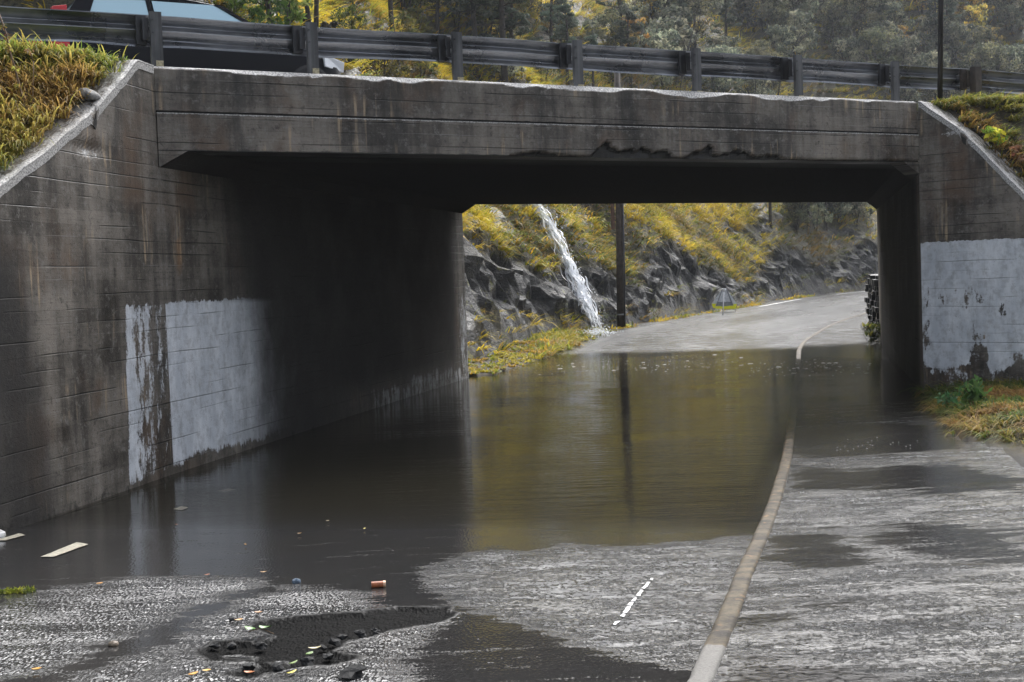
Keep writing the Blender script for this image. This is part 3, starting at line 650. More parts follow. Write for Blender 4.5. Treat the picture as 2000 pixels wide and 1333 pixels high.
# ------------------------------------------------------------------ grass made of bent blades
GOLD = np.array([[.72, .54, .045], [.58, .48, .04], [.36, .38, .04], [.66, .42, .045], [.18, .23, .035], [.08, .10, .02], [.30, .19, .045]])
def blades(P, Nn, size, nb, palette, spread=.6, droop=1., width=.03, seed=1, lean=None, csc=.35, mixw=None):
    """nb bent blades at every root; returns vertices, triangles, colours"""
    r = np.random.default_rng(seed); n = len(P); P = np.repeat(P, nb, 0); Nn = np.repeat(Nn, nb, 0); sz = np.repeat(size, nb)*r.uniform(.55, 1.15, n*nb)
    an = r.uniform(0, 2*pi, n*nb); hv = np.stack([np.cos(an), np.sin(an), 0*an], -1)
    P = P+hv*(sz*r.uniform(0, .35, n*nb))[:, None]
    dh = Nn*np.array([1, 1, 0]); L = (lean if lean is not None else .55)
    dirv = hv*spread*r.uniform(.3, 1, n*nb)[:, None]+dh*L; up = np.array([0, 0, 1.])+.0*hv
    sd = np.cross(dirv+up*.3, up); sd /= np.linalg.norm(sd, axis=1, keepdims=True)+1e-9
    wd = (width*r.uniform(.6, 1.3, n*nb))[:, None]*sd; V = np.zeros((n*nb, 7, 3)); S = sz[:, None]
    dr = (droop*r.uniform(.5, 1.3, n*nb))[:, None]
    for k, t in enumerate((0., .4, .75, 1.)):
        p = P+dirv*S*t*(1+.3*t)+up*S*(t*1.0-dr*.85*t*t)
        if k < 3: V[:, 2*k] = p-wd*(1-.55*t); V[:, 2*k+1] = p+wd*(1-.55*t)
        else: V[:, 6] = p
    b = (np.arange(n*nb)*7)[:, None]; T = np.concatenate([b+np.array(q) for q in ((0, 1, 3), (0, 3, 2), (2, 3, 5), (2, 5, 4), (4, 5, 6))])
    k = fbm(P*csc, 3, seed+5); k = np.clip((k-.28)/.44, 0, .999)+r.normal(0, .13, n*nb); idx = np.clip(k*len(palette), 0, len(palette)-1).astype(int)
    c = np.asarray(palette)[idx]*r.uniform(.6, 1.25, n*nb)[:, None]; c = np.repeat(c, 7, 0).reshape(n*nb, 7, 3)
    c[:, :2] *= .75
    return V.reshape(-1, 3), T, c.reshape(-1, 3)
def stuff_mesh(name, parts, mat, label=None):
    V = []; T = []; C = []; b = 0
    for v, t, c in parts: V.append(v); T.append(t+b); C.append(c); b += len(v)
    o = link(name, mesh_np(name, np.concatenate(V), np.concatenate(T), col=np.concatenate(C), smooth=True), mat); o['kind'] = 'stuff'; return o
def hill_grass():
    P = HP.reshape(-1, 3); s = np.repeat(HS, len(HD)); area = (np.gradient(HS)[:, None]*np.gradient(HD)[None]*1.5).ravel(); e = HE.ravel()
    q = HPX; vis = (q[:, 0] > -150) & (q[:, 0] < 2150) & (q[:, 1] > -160) & (q[:, 1] < 700) & (e > -.1)
    gm_ = np.clip(1-1.35*HROCK.ravel(), 0, 1); gm_ = np.where(e < .35, .35*(e > -.2), gm_)
    far = sstep(55, 100, q[:, 2]); dens = 15*(1-far)+3.0*far
    r = np.random.default_rng(11); lam = area*dens*gm_*vis; k = r.poisson(lam); i = np.repeat(np.arange(len(P)), k)
    pts = P[i]+r.normal(0, .10, (len(i), 3))*np.array([1, 1, .3]); sz = r.uniform(.25, .62, len(i))*(1+.9*far[i])
    big = r.random(len(i)) < .10; sz = np.where(big, sz*1.6, sz)
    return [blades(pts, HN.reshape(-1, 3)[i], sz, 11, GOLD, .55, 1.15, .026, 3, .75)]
go = stuff_mesh('hillside_grass', hill_grass(), M['grass'])

# grassy verge between the rock foot and the flooded road, grey soil under it
def verge():
    A, B = np.meshgrid(np.arange(14.0, 33, .3), np.linspace(-3.2, .9, 16), indexing='ij'); x, y = road_xy(A, B)
    top = .035+.10*sstep(.3, -1.6, B)*1.+.05*(fbm(np.stack([A*.7, B, 0*A], -1), 3, 15)-.5)+.10*sstep(20, 32, A)*sstep(.6, -.6, B)
    edge = .55-.035*np.maximum(A-22, 0)+.3*(fbm(np.stack([A*.5, 0*A, 0*A], -1), 3, 16)-.5)
    edge = np.minimum(edge, -.12+(A-14.)*.9); z = np.where(B < edge, np.maximum(top, road_z(A)*.4+top), -.3)
    P = np.stack([x, y, z], -1); o = link('verge', mesh_np('verge', P.reshape(-1, 3), grid_faces(*A.shape, True)), M['soil'])
    if o.data.polygons[10].normal.z < 0: o.data.flip_normals()
    struct(o); r = np.random.default_rng(5); m = (B < edge-.05)
    i = r.choice(np.where(m.ravel())[0], 1500); p = P.reshape(-1, 3)[i]+r.normal(0, .12, (1500, 3))*np.array([1, 1, 0]); Nn = np.tile(R_*.6, (1500, 1))
    px = proj(p)[:, 0]; hgt = .14+.30*np.exp(-((px-1090)/45.)**2)
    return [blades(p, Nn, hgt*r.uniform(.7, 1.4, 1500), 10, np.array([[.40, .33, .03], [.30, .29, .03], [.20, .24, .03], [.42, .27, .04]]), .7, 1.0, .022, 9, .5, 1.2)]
M['soil'] = simple('wet_dark_soil', (.05, .042, .028), .95, 0, .5, 6, .6)
stuff_mesh('verge_grass', verge(), M['grass'])
def roadside_tufts():
    A = RNG.uniform(31, 75, 420); foot = .1+RNG.uniform(-.25, .35, 420); x, y = road_xy(A, -foot); P = np.stack([x, y, road_z(A)-.02], -1)
    k = fbm(np.stack([A*.5, 0*A, 0*A], -1), 3, 66) > .47; P = P[k]
    return [blades(P, np.tile(R_*.5, (len(P), 1)), RNG.uniform(.15, .42, len(P)), 9, GOLD[[0, 3, 4, 6, 2]], .6, 1., .022, 19, .4, 1.)]
stuff_mesh('roadside_grass', roadside_tufts(), M['grass'])

# ------------------------------------------------------------------ waterfall
def waterfall():
    pts = [(1016, 380), (1034, 405), (1062, 440), (1079, 470), (1088, 505), (1108, 535), (1122, 570), (1137, 598), (1147, 628), (1157, 657)]
    Q = [hill_at(x, y, 9) for x, y in pts]; C = np.array([q[0] for q in Q]); 
    C[-1] = onroad(1157, 659); C[-1][2] += .03
    # the stream holds to the rock: smooth the course, stand it off the face
    for _ in range(3): C[1:-1] = .5*C[1:-1]+.25*(C[:-2]+C[2:])
    N = np.array([R_[0], R_[1]-.5, .45]); N /= np.linalg.norm(N); t = np.linspace(0, 1, 120); tt = np.linspace(0, 1, len(C)); L = np.stack([np.interp(t, tt, C[:, k]) for k in range(3)], -1)
    side = np.cross(np.gradient(L, axis=0), N); side /= np.linalg.norm(side, axis=1, keepdims=True)
    parts = []; r = np.random.default_rng(8)
    for k in range(520):
        t0 = r.uniform(-.25, .85); ln = r.uniform(.05, .22); m = (t >= t0) & (t <= t0+ln)
        if m.sum() < 5: continue
        wid = .085+.09*vnoise(np.stack([t*9, 0*t, 0*t], -1), 3)+.07*t; off = r.normal(0, 1.15)*wid; wv = .045*np.sin(t*r.uniform(30, 90)+r.uniform(0, 6)); out = r.uniform(.12, .5)
        c = L+side*(off+wv)[:, None]+N*(out+.05*np.sin(t*50+k))[:, None]; c = c[m]; s_ = side[m]; n = len(c)
        w_ = (r.uniform(.010, .050)*np.sin(np.linspace(.15, pi-.15, n)))*r.uniform(.7, 1.3, n)
        tw = N*r.uniform(-.6, .6)
        V = np.stack([c-(s_+tw)*w_[:, None], c+(s_+tw)*w_[:, None]], 1).reshape(-1, 3); i = np.arange(n-1)*2
        T = np.concatenate([np.stack([i, i+1, i+3], 1), np.stack([i, i+3, i+2], 1)]); parts.append((V, T, np.tile([.8, .82, .85], (len(V), 1))))
    # splashes at the foot and drops beside the stream
    n = 1500; k = r.integers(0, 120, n); foot = r.random(n) < .4; ctr = np.where(foot[:, None], L[-1]+N*.1, L[k]+N*.4)
    p = ctr+r.normal(0, .19, (n, 3))*np.where(foot[:, None], np.array([1.8, 1.5, .35]), 1.)+np.where(foot[:, None], np.array([0, 0, .08]), 0); p[:, 2] = np.maximum(p[:, 2], .08)
    a = r.normal(0, .022, (n, 3, 3)); V = (p[:, None]+a).reshape(-1, 3); parts.append((V, np.arange(3*n).reshape(-1, 3), np.tile([.85, .87, .9], (3*n, 1))))
    V = []; T = []; Cc = []; b = 0
    for v, q, c in parts: V.append(v); T.append(q+b); Cc.append(c); b += len(v)
    mt = NT('white_falling_water'); mt.P(base=mt.attr('col', 'Color'), rough=.25, spec=.6)
    tr = mt.n('BsdfTranslucent'); tr.inputs[0].default_value = (.85, .88, .92, 1); tp = mt.n('BsdfTransparent'); mx = mt.n('MixShader'); mx.inputs[0].default_value = .35; m2 = mt.n('MixShader'); m2.inputs[0].default_value = .12
    mt.l(mt.p.outputs[0], mx.inputs[1]); mt.l(tr.outputs[0], mx.inputs[2]); mt.l(mx.outputs[0], m2.inputs[1]); mt.l(tp.outputs[0], m2.inputs[2]); mt.l(m2.outputs[0], mt.o.inputs[0])
    o = link('waterfall', mesh_np('waterfall', np.concatenate(V), np.concatenate(T), col=np.concatenate(Cc)), mt.m)
    tag(o, 'white stream of water pouring down the dark rock face beyond the underpass', 'waterfall')
waterfall()

# ------------------------------------------------------------------ trees and shrubs
def leaf_cloud(centres, n, rad, size, palette, seed, flat=.8, elong=1.6):
    r = np.random.default_rng(seed); k = len(centres); ctr = np.repeat(np.asarray(centres), n, 0); rd = np.repeat(np.asarray(rad), n)
    d = r.normal(0, 1, (k*n, 3)); d /= np.linalg.norm(d, axis=1, keepdims=True); p = ctr+d*(rd*r.uniform(.25, 1, k*n)**.6)[:, None]*np.array([1, 1, flat])
    a = r.normal(0, 1, (k*n, 3)); a /= np.linalg.norm(a, axis=1, keepdims=True); b = np.cross(a, r.normal(0, 1, (k*n, 3))); b /= np.linalg.norm(b, axis=1, keepdims=True)
    s = (size*r.uniform(.6, 1.4, k*n))[:, None]; V = np.stack([p-a*s*elong, p+b*s*.6, p+a*s*elong, p-b*s*.6], 1).reshape(-1, 3)
    cl = r.integers(0, len(palette), k); mix = np.where(r.random(k*n) < .75, np.repeat(cl, n), r.integers(0, len(palette), k*n)); c = np.asarray(palette)[mix]*r.uniform(.6, 1.3, k*n)[:, None]
    return V, np.arange(4*k*n).reshape(-1, 4), np.repeat(c, 4, 0)
def trunk_mesh(name, stems):
    m = MB()
    for pts, rad in stems: m.tube(pts, rad, 6)
    me = bpy.data.meshes.new(name); me.from_pydata(m.v, [], m.f); me.polygons.foreach_set('use_smooth', [True]*len(me.polygons)); me.update(); me.materials.append(M['bark']); return me
def crown_mesh(name, VTC):
    me = mesh_np(name, *VTC[:2], col=VTC[2], smooth=False); me.materials.append(M['leaf']); return me
PINE = [[.06, .09, .06], [.09, .12, .085], [.11, .135, .10], [.04, .06, .045]]
OLIVE = [[.10, .11, .03], [.16, .15, .035], [.07, .085, .03], [.22, .17, .04]]
GREY = [[.20, .22, .15], [.32, .32, .22], [.10, .12, .09], [.42, .40, .27]]
GREEN = [[.09, .14, .03], [.14, .19, .04], [.06, .10, .025], [.2, .22, .06]]
YEL = [[.62, .46, .12], [.42, .34, .10], [.24, .22, .10], [.70, .46, .11]]
def proto_pine(seed, H=9.):
    r = random.Random(seed); cs = []; rad = []; stems = [([(0, 0, -.5), (.06, 0, H*.3), (-.05, .08, H*.65), (.05, 0, H)], [.17, .14, .09, .02])]
    for k in range(34):
        z = H*(.30+.68*k/34); L = (1.05-(z/H)*.75)*H*.26*r.uniform(.5, 1.1); a = r.uniform(0, 2*pi); e = Vector((cos(a)*L, sin(a)*L, z+L*r.uniform(-.08, .3)))
        stems.append(([(0, 0, z), tuple(Vector((0, 0, z)).lerp(e, .5)+Vector((0, 0, -.05))), tuple(e)], [.035, .025, .008]))
        if z > H*.42 or r.random() < .25:
            for t in (.5, .75, 1.):
                if r.random() < .85: cs.append(tuple(Vector((0, 0, z)).lerp(e, t)+Vector((r.uniform(-.2, .2), r.uniform(-.2, .2), .1)))); rad.append(.34*r.uniform(.6, 1.3))
    return trunk_mesh('trunk', stems), crown_mesh('crown', leaf_cloud(cs, 60, rad, .05, PINE, seed, .55, 2.6))
def proto_leafy(seed, H, W, pal, nc, nl, ls, base=.25, stems=3, dens=1.):
    r = random.Random(seed); cs = []; rad = []; st = []
    for k in range(stems):
        a = 2*pi*k/stems+r.uniform(0, 1); l = W*.35
        st.append(([(0, 0, -.4), (cos(a)*l*.4, sin(a)*l*.4, H*.4), (cos(a)*l, sin(a)*l, H*.9)], [.05*H/3+.02, .035*H/3+.012, .01]))
        for q in range(4):
            b = a+r.uniform(-1, 1); st.append(([(cos(a)*l*.5, sin(a)*l*.5, H*.45), (cos(b)*W*.35, sin(b)*W*.35, H*r.uniform(.5, .8)), (cos(b)*W*.48, sin(b)*W*.48, H*r.uniform(.6, .95))], [.02, .014, .005]))
    for k in range(nc):
        z = r.uniform(base, 1.); w_ = W*.5*sqrt(max(.05, 1-((z-.5)/.56)**2))*r.uniform(.25, 1.05); a = r.uniform(0, 2*pi)
        cs.append((cos(a)*w_, sin(a)*w_, z*H)); rad.append(W*.14*r.uniform(.5, 1.25))
    return trunk_mesh('trunk', st), crown_mesh('crown', leaf_cloud(cs, nl, rad, ls, pal, seed, .75))
PROTO = {
    'pine': [proto_pine(1, 9.), proto_pine(2, 8.), proto_pine(5, 7.)],
    'shrub': [proto_leafy(11, 3.2, 3.4, GREY, 46, 45, .085), proto_leafy(12, 2.6, 3.0, GREY, 40, 45, .08), proto_leafy(13, 4.2, 3.6, [[.12, .13, .08], [.18, .18, .10], [.24, .22, .11], [.07, .08, .05]], 56, 60, .065)],
    'olive': [proto_leafy(21, 3.0, 2.6, OLIVE, 34, 60, .055), proto_leafy(22, 3.8, 2.8, OLIVE, 40, 55, .06)],
    'green': [proto_leafy(31, 3.0, 2.4, GREEN, 40, 70, .05, .1)],
    'yellow': [proto_leafy(41, 4.2, 2.6, YEL, 30, 26, .10, .35, 3)],
    'dark': [proto_leafy(51, 5.0, 1.6, [[.035, .036, .028], [.05, .048, .036], [.07, .062, .045]], 60, 60, .06, .05, 2)]}
LAB = {'pine': ('pine_tree', 'tree', 'dark pine with bare lower trunk standing on the hillside', 'pines on the hillside'),
       'shrub': ('shrub', 'shrub', 'grey green leafy shrub in the thicket on the hillside', 'grey green shrubs on the hillside'),
       'olive': ('shrub', 'shrub', 'olive yellow shrub growing among the hillside grass', 'olive shrubs on the hillside'),
       'yellow': ('sapling', 'tree', 'thin tree with sparse yellow leaves on the hillside', 'yellow leaved saplings on the hillside')}
def plant(kind, P, sc=1., which=None, label=None, name=None):
    nm, cat, lb, grp = LAB.get(kind, (name, 'tree', label, None)); pr = PROTO[kind][which if which is not None else random.randrange(len(PROTO[kind]))]
    e = empty(name or nm, label or lb, cat, tuple(P), None if label else grp); e.rotation_euler = (0, 0, random.uniform(0, 6.28)); e.scale = (sc, sc, sc*random.uniform(.9, 1.12))
    for nm2, me in zip(('trunk', 'crown'), pr):
        o = bpy.data.objects.new(nm2, me); COL.objects.link(o); o.parent = e
    return e
def on(x, y, kind, sc=1., **k): 
    P, _ = hill_at(x, y, 20); return plant(kind, P-np.array([0, 0, .15]), sc, **k)
on(545, 128, 'green', 1.25, label='bright green leafy bush close behind the car and rail', name='bush')
on(690, 118, 'green', .62, label='small bright green bush right of the dark narrow tree', name='bush')
on(612, 110, 'dark', .95, label='narrow dark grey brown tree between two bright bushes', name='narrow_tree')
for x, y, sc, k in ((930, 150, .95, 1), (985, 168, 1.05, 0), (1002, 172, .9, 2), (1085, 130, .7, 1), (1110, 175, .75, 2), (1215, 105, .9, 0), (1235, 190, .8, 1), (860, 95, .7, 2), (1330, 120, .8, 1), (770, 60, .7, 0), (1160, 185, .6, 2)): on(x, y, 'pine', sc, which=k)
rt = random.Random(21)
for i in range(16): on(rt.uniform(700, 1220), rt.uniform(30, 190), 'olive', rt.uniform(.5, .95))
for i in range(13): on(rt.uniform(900, 1330), rt.uniform(20, 160), 'shrub', rt.uniform(.45, .85))
for i in range(10): on(rt.uniform(1000, 1950), rt.uniform(20, 140), 'yellow', rt.uniform(.6, 1.1))
for i in range(95): on(rt.uniform(1280, 2060), rt.uniform(-30, 215), 'shrub', rt.uniform(.8, 1.5))
for i in range(10): on(rt.uniform(1350, 2000), rt.uniform(-20, 120), 'pine', rt.uniform(.7, 1.05))
for i in range(14): on(rt.uniform(1535, 1710), rt.uniform(385, 455), 'shrub', rt.uniform(.45, .8))
for x in (1505, 1560, 1580, 1620): on(x, 440, 'pine', .75)
# ================================================================== GRASS BANKS BESIDE THE WINGS
def bank(name, p, h, ZF, out, w0, seed, q1):
    Q, Ee = np.meshgrid(np.arange(-3.2, q1, .14), np.concatenate([np.arange(w0, 4, .14), np.arange(4, 14, .5)]), indexing='ij')
    P = p+Q[..., None]*h+Ee[..., None]*out
    z = np.where(Q < 0, Z_TOP-.12-.0*Q, ZF(np.maximum(Q, 0)))-.06+.22*sstep(w0, w0+1.2, Ee)*1.0
    n = fbm(np.stack([Q*1.3, Ee*1.3, 0*Q], -1), 4, seed); z = z+.45*(n-.5)*sstep(w0, w0+.8, Ee)
    z = np.minimum(z, Z_TOP-.02+.10*(n-.3)); P[..., 2] = np.where(Q < -1.2, np.minimum(z, 4.58), z)
    o = link(name, mesh_np(name, P.reshape(-1, 3), grid_faces(*Q.shape)), M['soil'])
    if o.data.polygons[len(o.data.polygons)//2].normal.z < 0: o.data.flip_normals()
    return struct(o), P, Q, Ee, n
BANKC = np.array([[.13, .16, .03], [.20, .21, .035], [.30, .25, .05], [.34, .22, .06], [.10, .14, .03], [.24, .14, .05]])
_, PB, QB, EB, NB = bank('embankment', P0, W1, WLZ, -U_*.80-R_*.2, .38, 101, 7.5)
vis = proj(PB.reshape(-1, 3)); r = np.random.default_rng(31)
ok = np.where((vis[:, 0] > -1300) & (QB.ravel() > -1.3) & (EB.ravel() < 6))[0]; i = r.choice(ok, 9000); pt = PB.reshape(-1, 3)[i]+r.normal(0, .06, (9000, 3))*np.array([1, 1, .2])
nn = np.tile(W1*.8+R_*.25, (9000, 1)); szz = r.uniform(.14, .36, 9000)
# tall fresh tufts on the crest
crest = []
for (x, y, hh) in ((262, 120, .30), (90, 118, .30), (165, 118, .26), (20, 120, .34), (60, 112, .3), (196, 128, .3)):
    q = onplane(x, y, P0-N_*.15, U_); crest += [q-np.array([0, 0, .12])+r.normal(0, .05, 3) for _ in range(8)]
crest = np.array(crest); crest = crest[crest[:, 0] < -4.25]
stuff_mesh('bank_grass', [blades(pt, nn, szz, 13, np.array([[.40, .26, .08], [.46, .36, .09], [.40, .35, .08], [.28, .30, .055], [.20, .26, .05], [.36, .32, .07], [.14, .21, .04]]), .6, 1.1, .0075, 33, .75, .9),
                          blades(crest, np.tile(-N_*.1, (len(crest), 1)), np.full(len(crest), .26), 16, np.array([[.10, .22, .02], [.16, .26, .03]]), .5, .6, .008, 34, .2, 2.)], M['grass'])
_, PC, QC, EC, NC = bank('embankment', P1, W2, WRZ, U_, .44, 131, RE-.1)
vis = proj(PC.reshape(-1, 3)); ok = np.where((vis[:, 0] < 2700) & (QC.ravel() > -1.2) & (EC.ravel() < 5))[0]; pr_ = sstep(.42, .56, NC.ravel()[ok]+.12*sstep(.8, 1.6, EC.ravel()[ok])); ok = ok[r.random(len(ok)) < .1+.9*pr_]
i = r.choice(ok, 5200); pt = PC.reshape(-1, 3)[i]+r.normal(0, .06, (5200, 3))*np.array([1, 1, .2])
stuff_mesh('bank_grass', [blades(pt, np.tile(W2*.7, (5200, 1)), r.uniform(.12, .32, 5200), 12, BANKC[[4, 0, 1, 2, 1, 0, 3]]*1.25, .6, 1.1, .0085, 43, .6, .9)], M['grass'])

# low grassy corner at the foot of the lit wing, and mud beside the footway
def corner():
    A, B = np.meshgrid(np.arange(-9, 9, .12), np.arange(8.7, 15, .12), indexing='ij'); x, y = road_xy(A, B); n = fbm(np.stack([A*.8, B*.8, 0*A], -1), 4, 77)
    lim = np.interp(A, [-9, -3, -1.3, .2, 1.1, 2.7, 4.9, 7, 9], [9.9, 9.55, 9.35, 9.3, 9.3, 9.1, 9.0, 9.05, 9.2])+.25*(n-.5)
    gl = np.interp(A, [-9, .6, 1.1, 2.7, 4.9, 7, 9], [12, 10.2, 9.6, 9.15, 9.02, 9.1, 9.2])+.2*(n-.5)
    base = np.maximum(foot_z(A, 9.), .0)
    z = np.where(B > lim, base+.02+.16*sstep(0, .8, B-gl)+.12*(n-.5)*sstep(0, .6, B-lim), foot_z(A, B)-.05)
    P = np.stack([x, y, z], -1); o = link('verge', mesh_np('verge', P.reshape(-1, 3), grid_faces(*A.shape, True)), M['mud'])
    if o.data.polygons[10].normal.z < 0: o.data.flip_normals()
    struct(o); r = np.random.default_rng(55); pr_ = (sstep(-.05, .25, B-gl)+.012*(B > lim)*(A > -2.5)*(n > .5)).ravel()*(B < 12).ravel(); pr_ /= pr_.sum(); i = r.choice(len(pr_), 1700, p=pr_); pt = P.reshape(-1, 3)[i]+r.normal(0, .06, (1700, 3))*np.array([1, 1, .1])
    nn = np.tile(-R_*.5-T_*.4, (1700, 1))
    a = blades(pt, nn, r.uniform(.14, .36, 1700)*np.where((B > gl).ravel()[i], 1, .4), 13, np.array([[.10, .17, .035], [.20, .20, .04], [.34, .27, .06], [.40, .27, .09], [.30, .17, .06]]), .7, 1.15, .009, 57, .8, 1.1)
    return [a], P
M['mud'] = simple('wet_mud', (.045, .04, .034), .25, 0, .5, 5, .5)
_c, PV = corner(); stuff_mesh('verge_grass', _c, M['grass'])

# ================================================================== GUARD RAIL
ZB = Z_TOP; ZR = Z_TOP+.645
RO = -N_*-.13      # rail line stands a little behind the front face
gr0 = P0+N_*.16
rail = empty('guard_rail', 'long galvanised steel crash barrier running along the top edge of the bridge', 'guard rail', tuple(gr0+np.array([0, 0, ZB])))
prof = [(0, .0), (.0, -.012), (.085, -.105), (.085, -.112), (.004, -.176), (.004, -.184), (.085, -.275), (.085, -.283), (.006, -.345), (.004, -.37)]
def wbeam():
    s = np.arange(-7, 42, .2); V = []
    for t in (0, .006):
        for q in s:
            sag = .018*(vnoise(np.array([q*.7, 3., 0]))-.5)+.010*(vnoise(np.array([q*2.3, 9., 0]))-.5)
            for k, (o, z) in enumerate(prof):
                dent = .012*(vnoise(np.array([q*1.9, k*.8, 1.]))-.5)
                V.append(gr0+U_*q+N_*(.17+o+t+dent*(k > 5))+np.array([0, 0, ZR-.005+z+sag+.02*(k >= 8)*(vnoise(np.array([q*1.3, 7., 2.]))-.5)]))
    n = len(s)*len(prof); return link('rail_beam', mesh_np('rail_beam', V, np.concatenate([grid_faces(len(s), len(prof)), grid_faces(len(s), len(prof), True, n)]), smooth=False), M['galv'], rail)
wbeam()
PS = [.09, 2.04, 4.08, 5.98, 8.06, 10.04, 12.12, 14.03, 16.0, 18., 20., -1.95, -3.95, 22., 24.]
for k, s in enumerate(PS):
    c = gr0+U_*s; m = MB(); wood = s > 13
    wd, dp, t = .135, .075, .012
    for off, sx, sy in (((0, -dp/2+t/2), wd, t), ((-wd/2+t/2, 0), t, dp-2*t-.002), ((wd/2-t/2, 0), t, dp-2*t-.002)) if not wood else (((0, 0), .15, .12),):
        m.box(c+U_*off[0]+N_*off[1]+np.array([0, 0, (ZB+ZR)/2-.05]), sx, sy, ZR-ZB+.1, U_, N_)
    tilt = [.00, .01, -.012, .008, -.006, .012, -.01, .02][k % 8]
    p = m.build('post', M['wood'] if wood else M['post'], rail)
    p.rotation_euler = (0, 0, 0)
    b = MB(); bc = c-U_*(wd*.5+.035)+N_*.055
    b.box(bc+np.array([0, 0, ZR-.19]), .07, .012, .26, U_, N_); b.box(bc+N_*.055+U_*.03+np.array([0, 0, ZR-.19]), .012, .10, .26, U_, N_); b.box(bc+N_*.10-U_*.03+np.array([0, 0, ZR-.19]), .12, .05, .34, U_, N_); b.build('spacer', M['wood'] if wood else M['darksteel'], rail)
    if not wood:
        q = MB()
        for dz in (.10, .25): q.tube([c-U_*.05-N_*(dp/2)+np.array([0, 0, ZR-dz]), c-U_*.05-N_*(dp/2+.014)+np.array([0, 0, ZR-dz])], .011, 6)
        q.build('bolt', M['darksteel'], p)
        if s > 0 and k not in (6,):
            g = MB(); hh = [.085, .085, .06, .04, .03, .03][k % 6]; g.box(c+U_*.02-N_*(dp/2+.004)+np.array([0, 0, ZB+hh/2-.01]), .085, .012, hh, U_, N_); g.build('mortar_patch', M['mortar'], p)
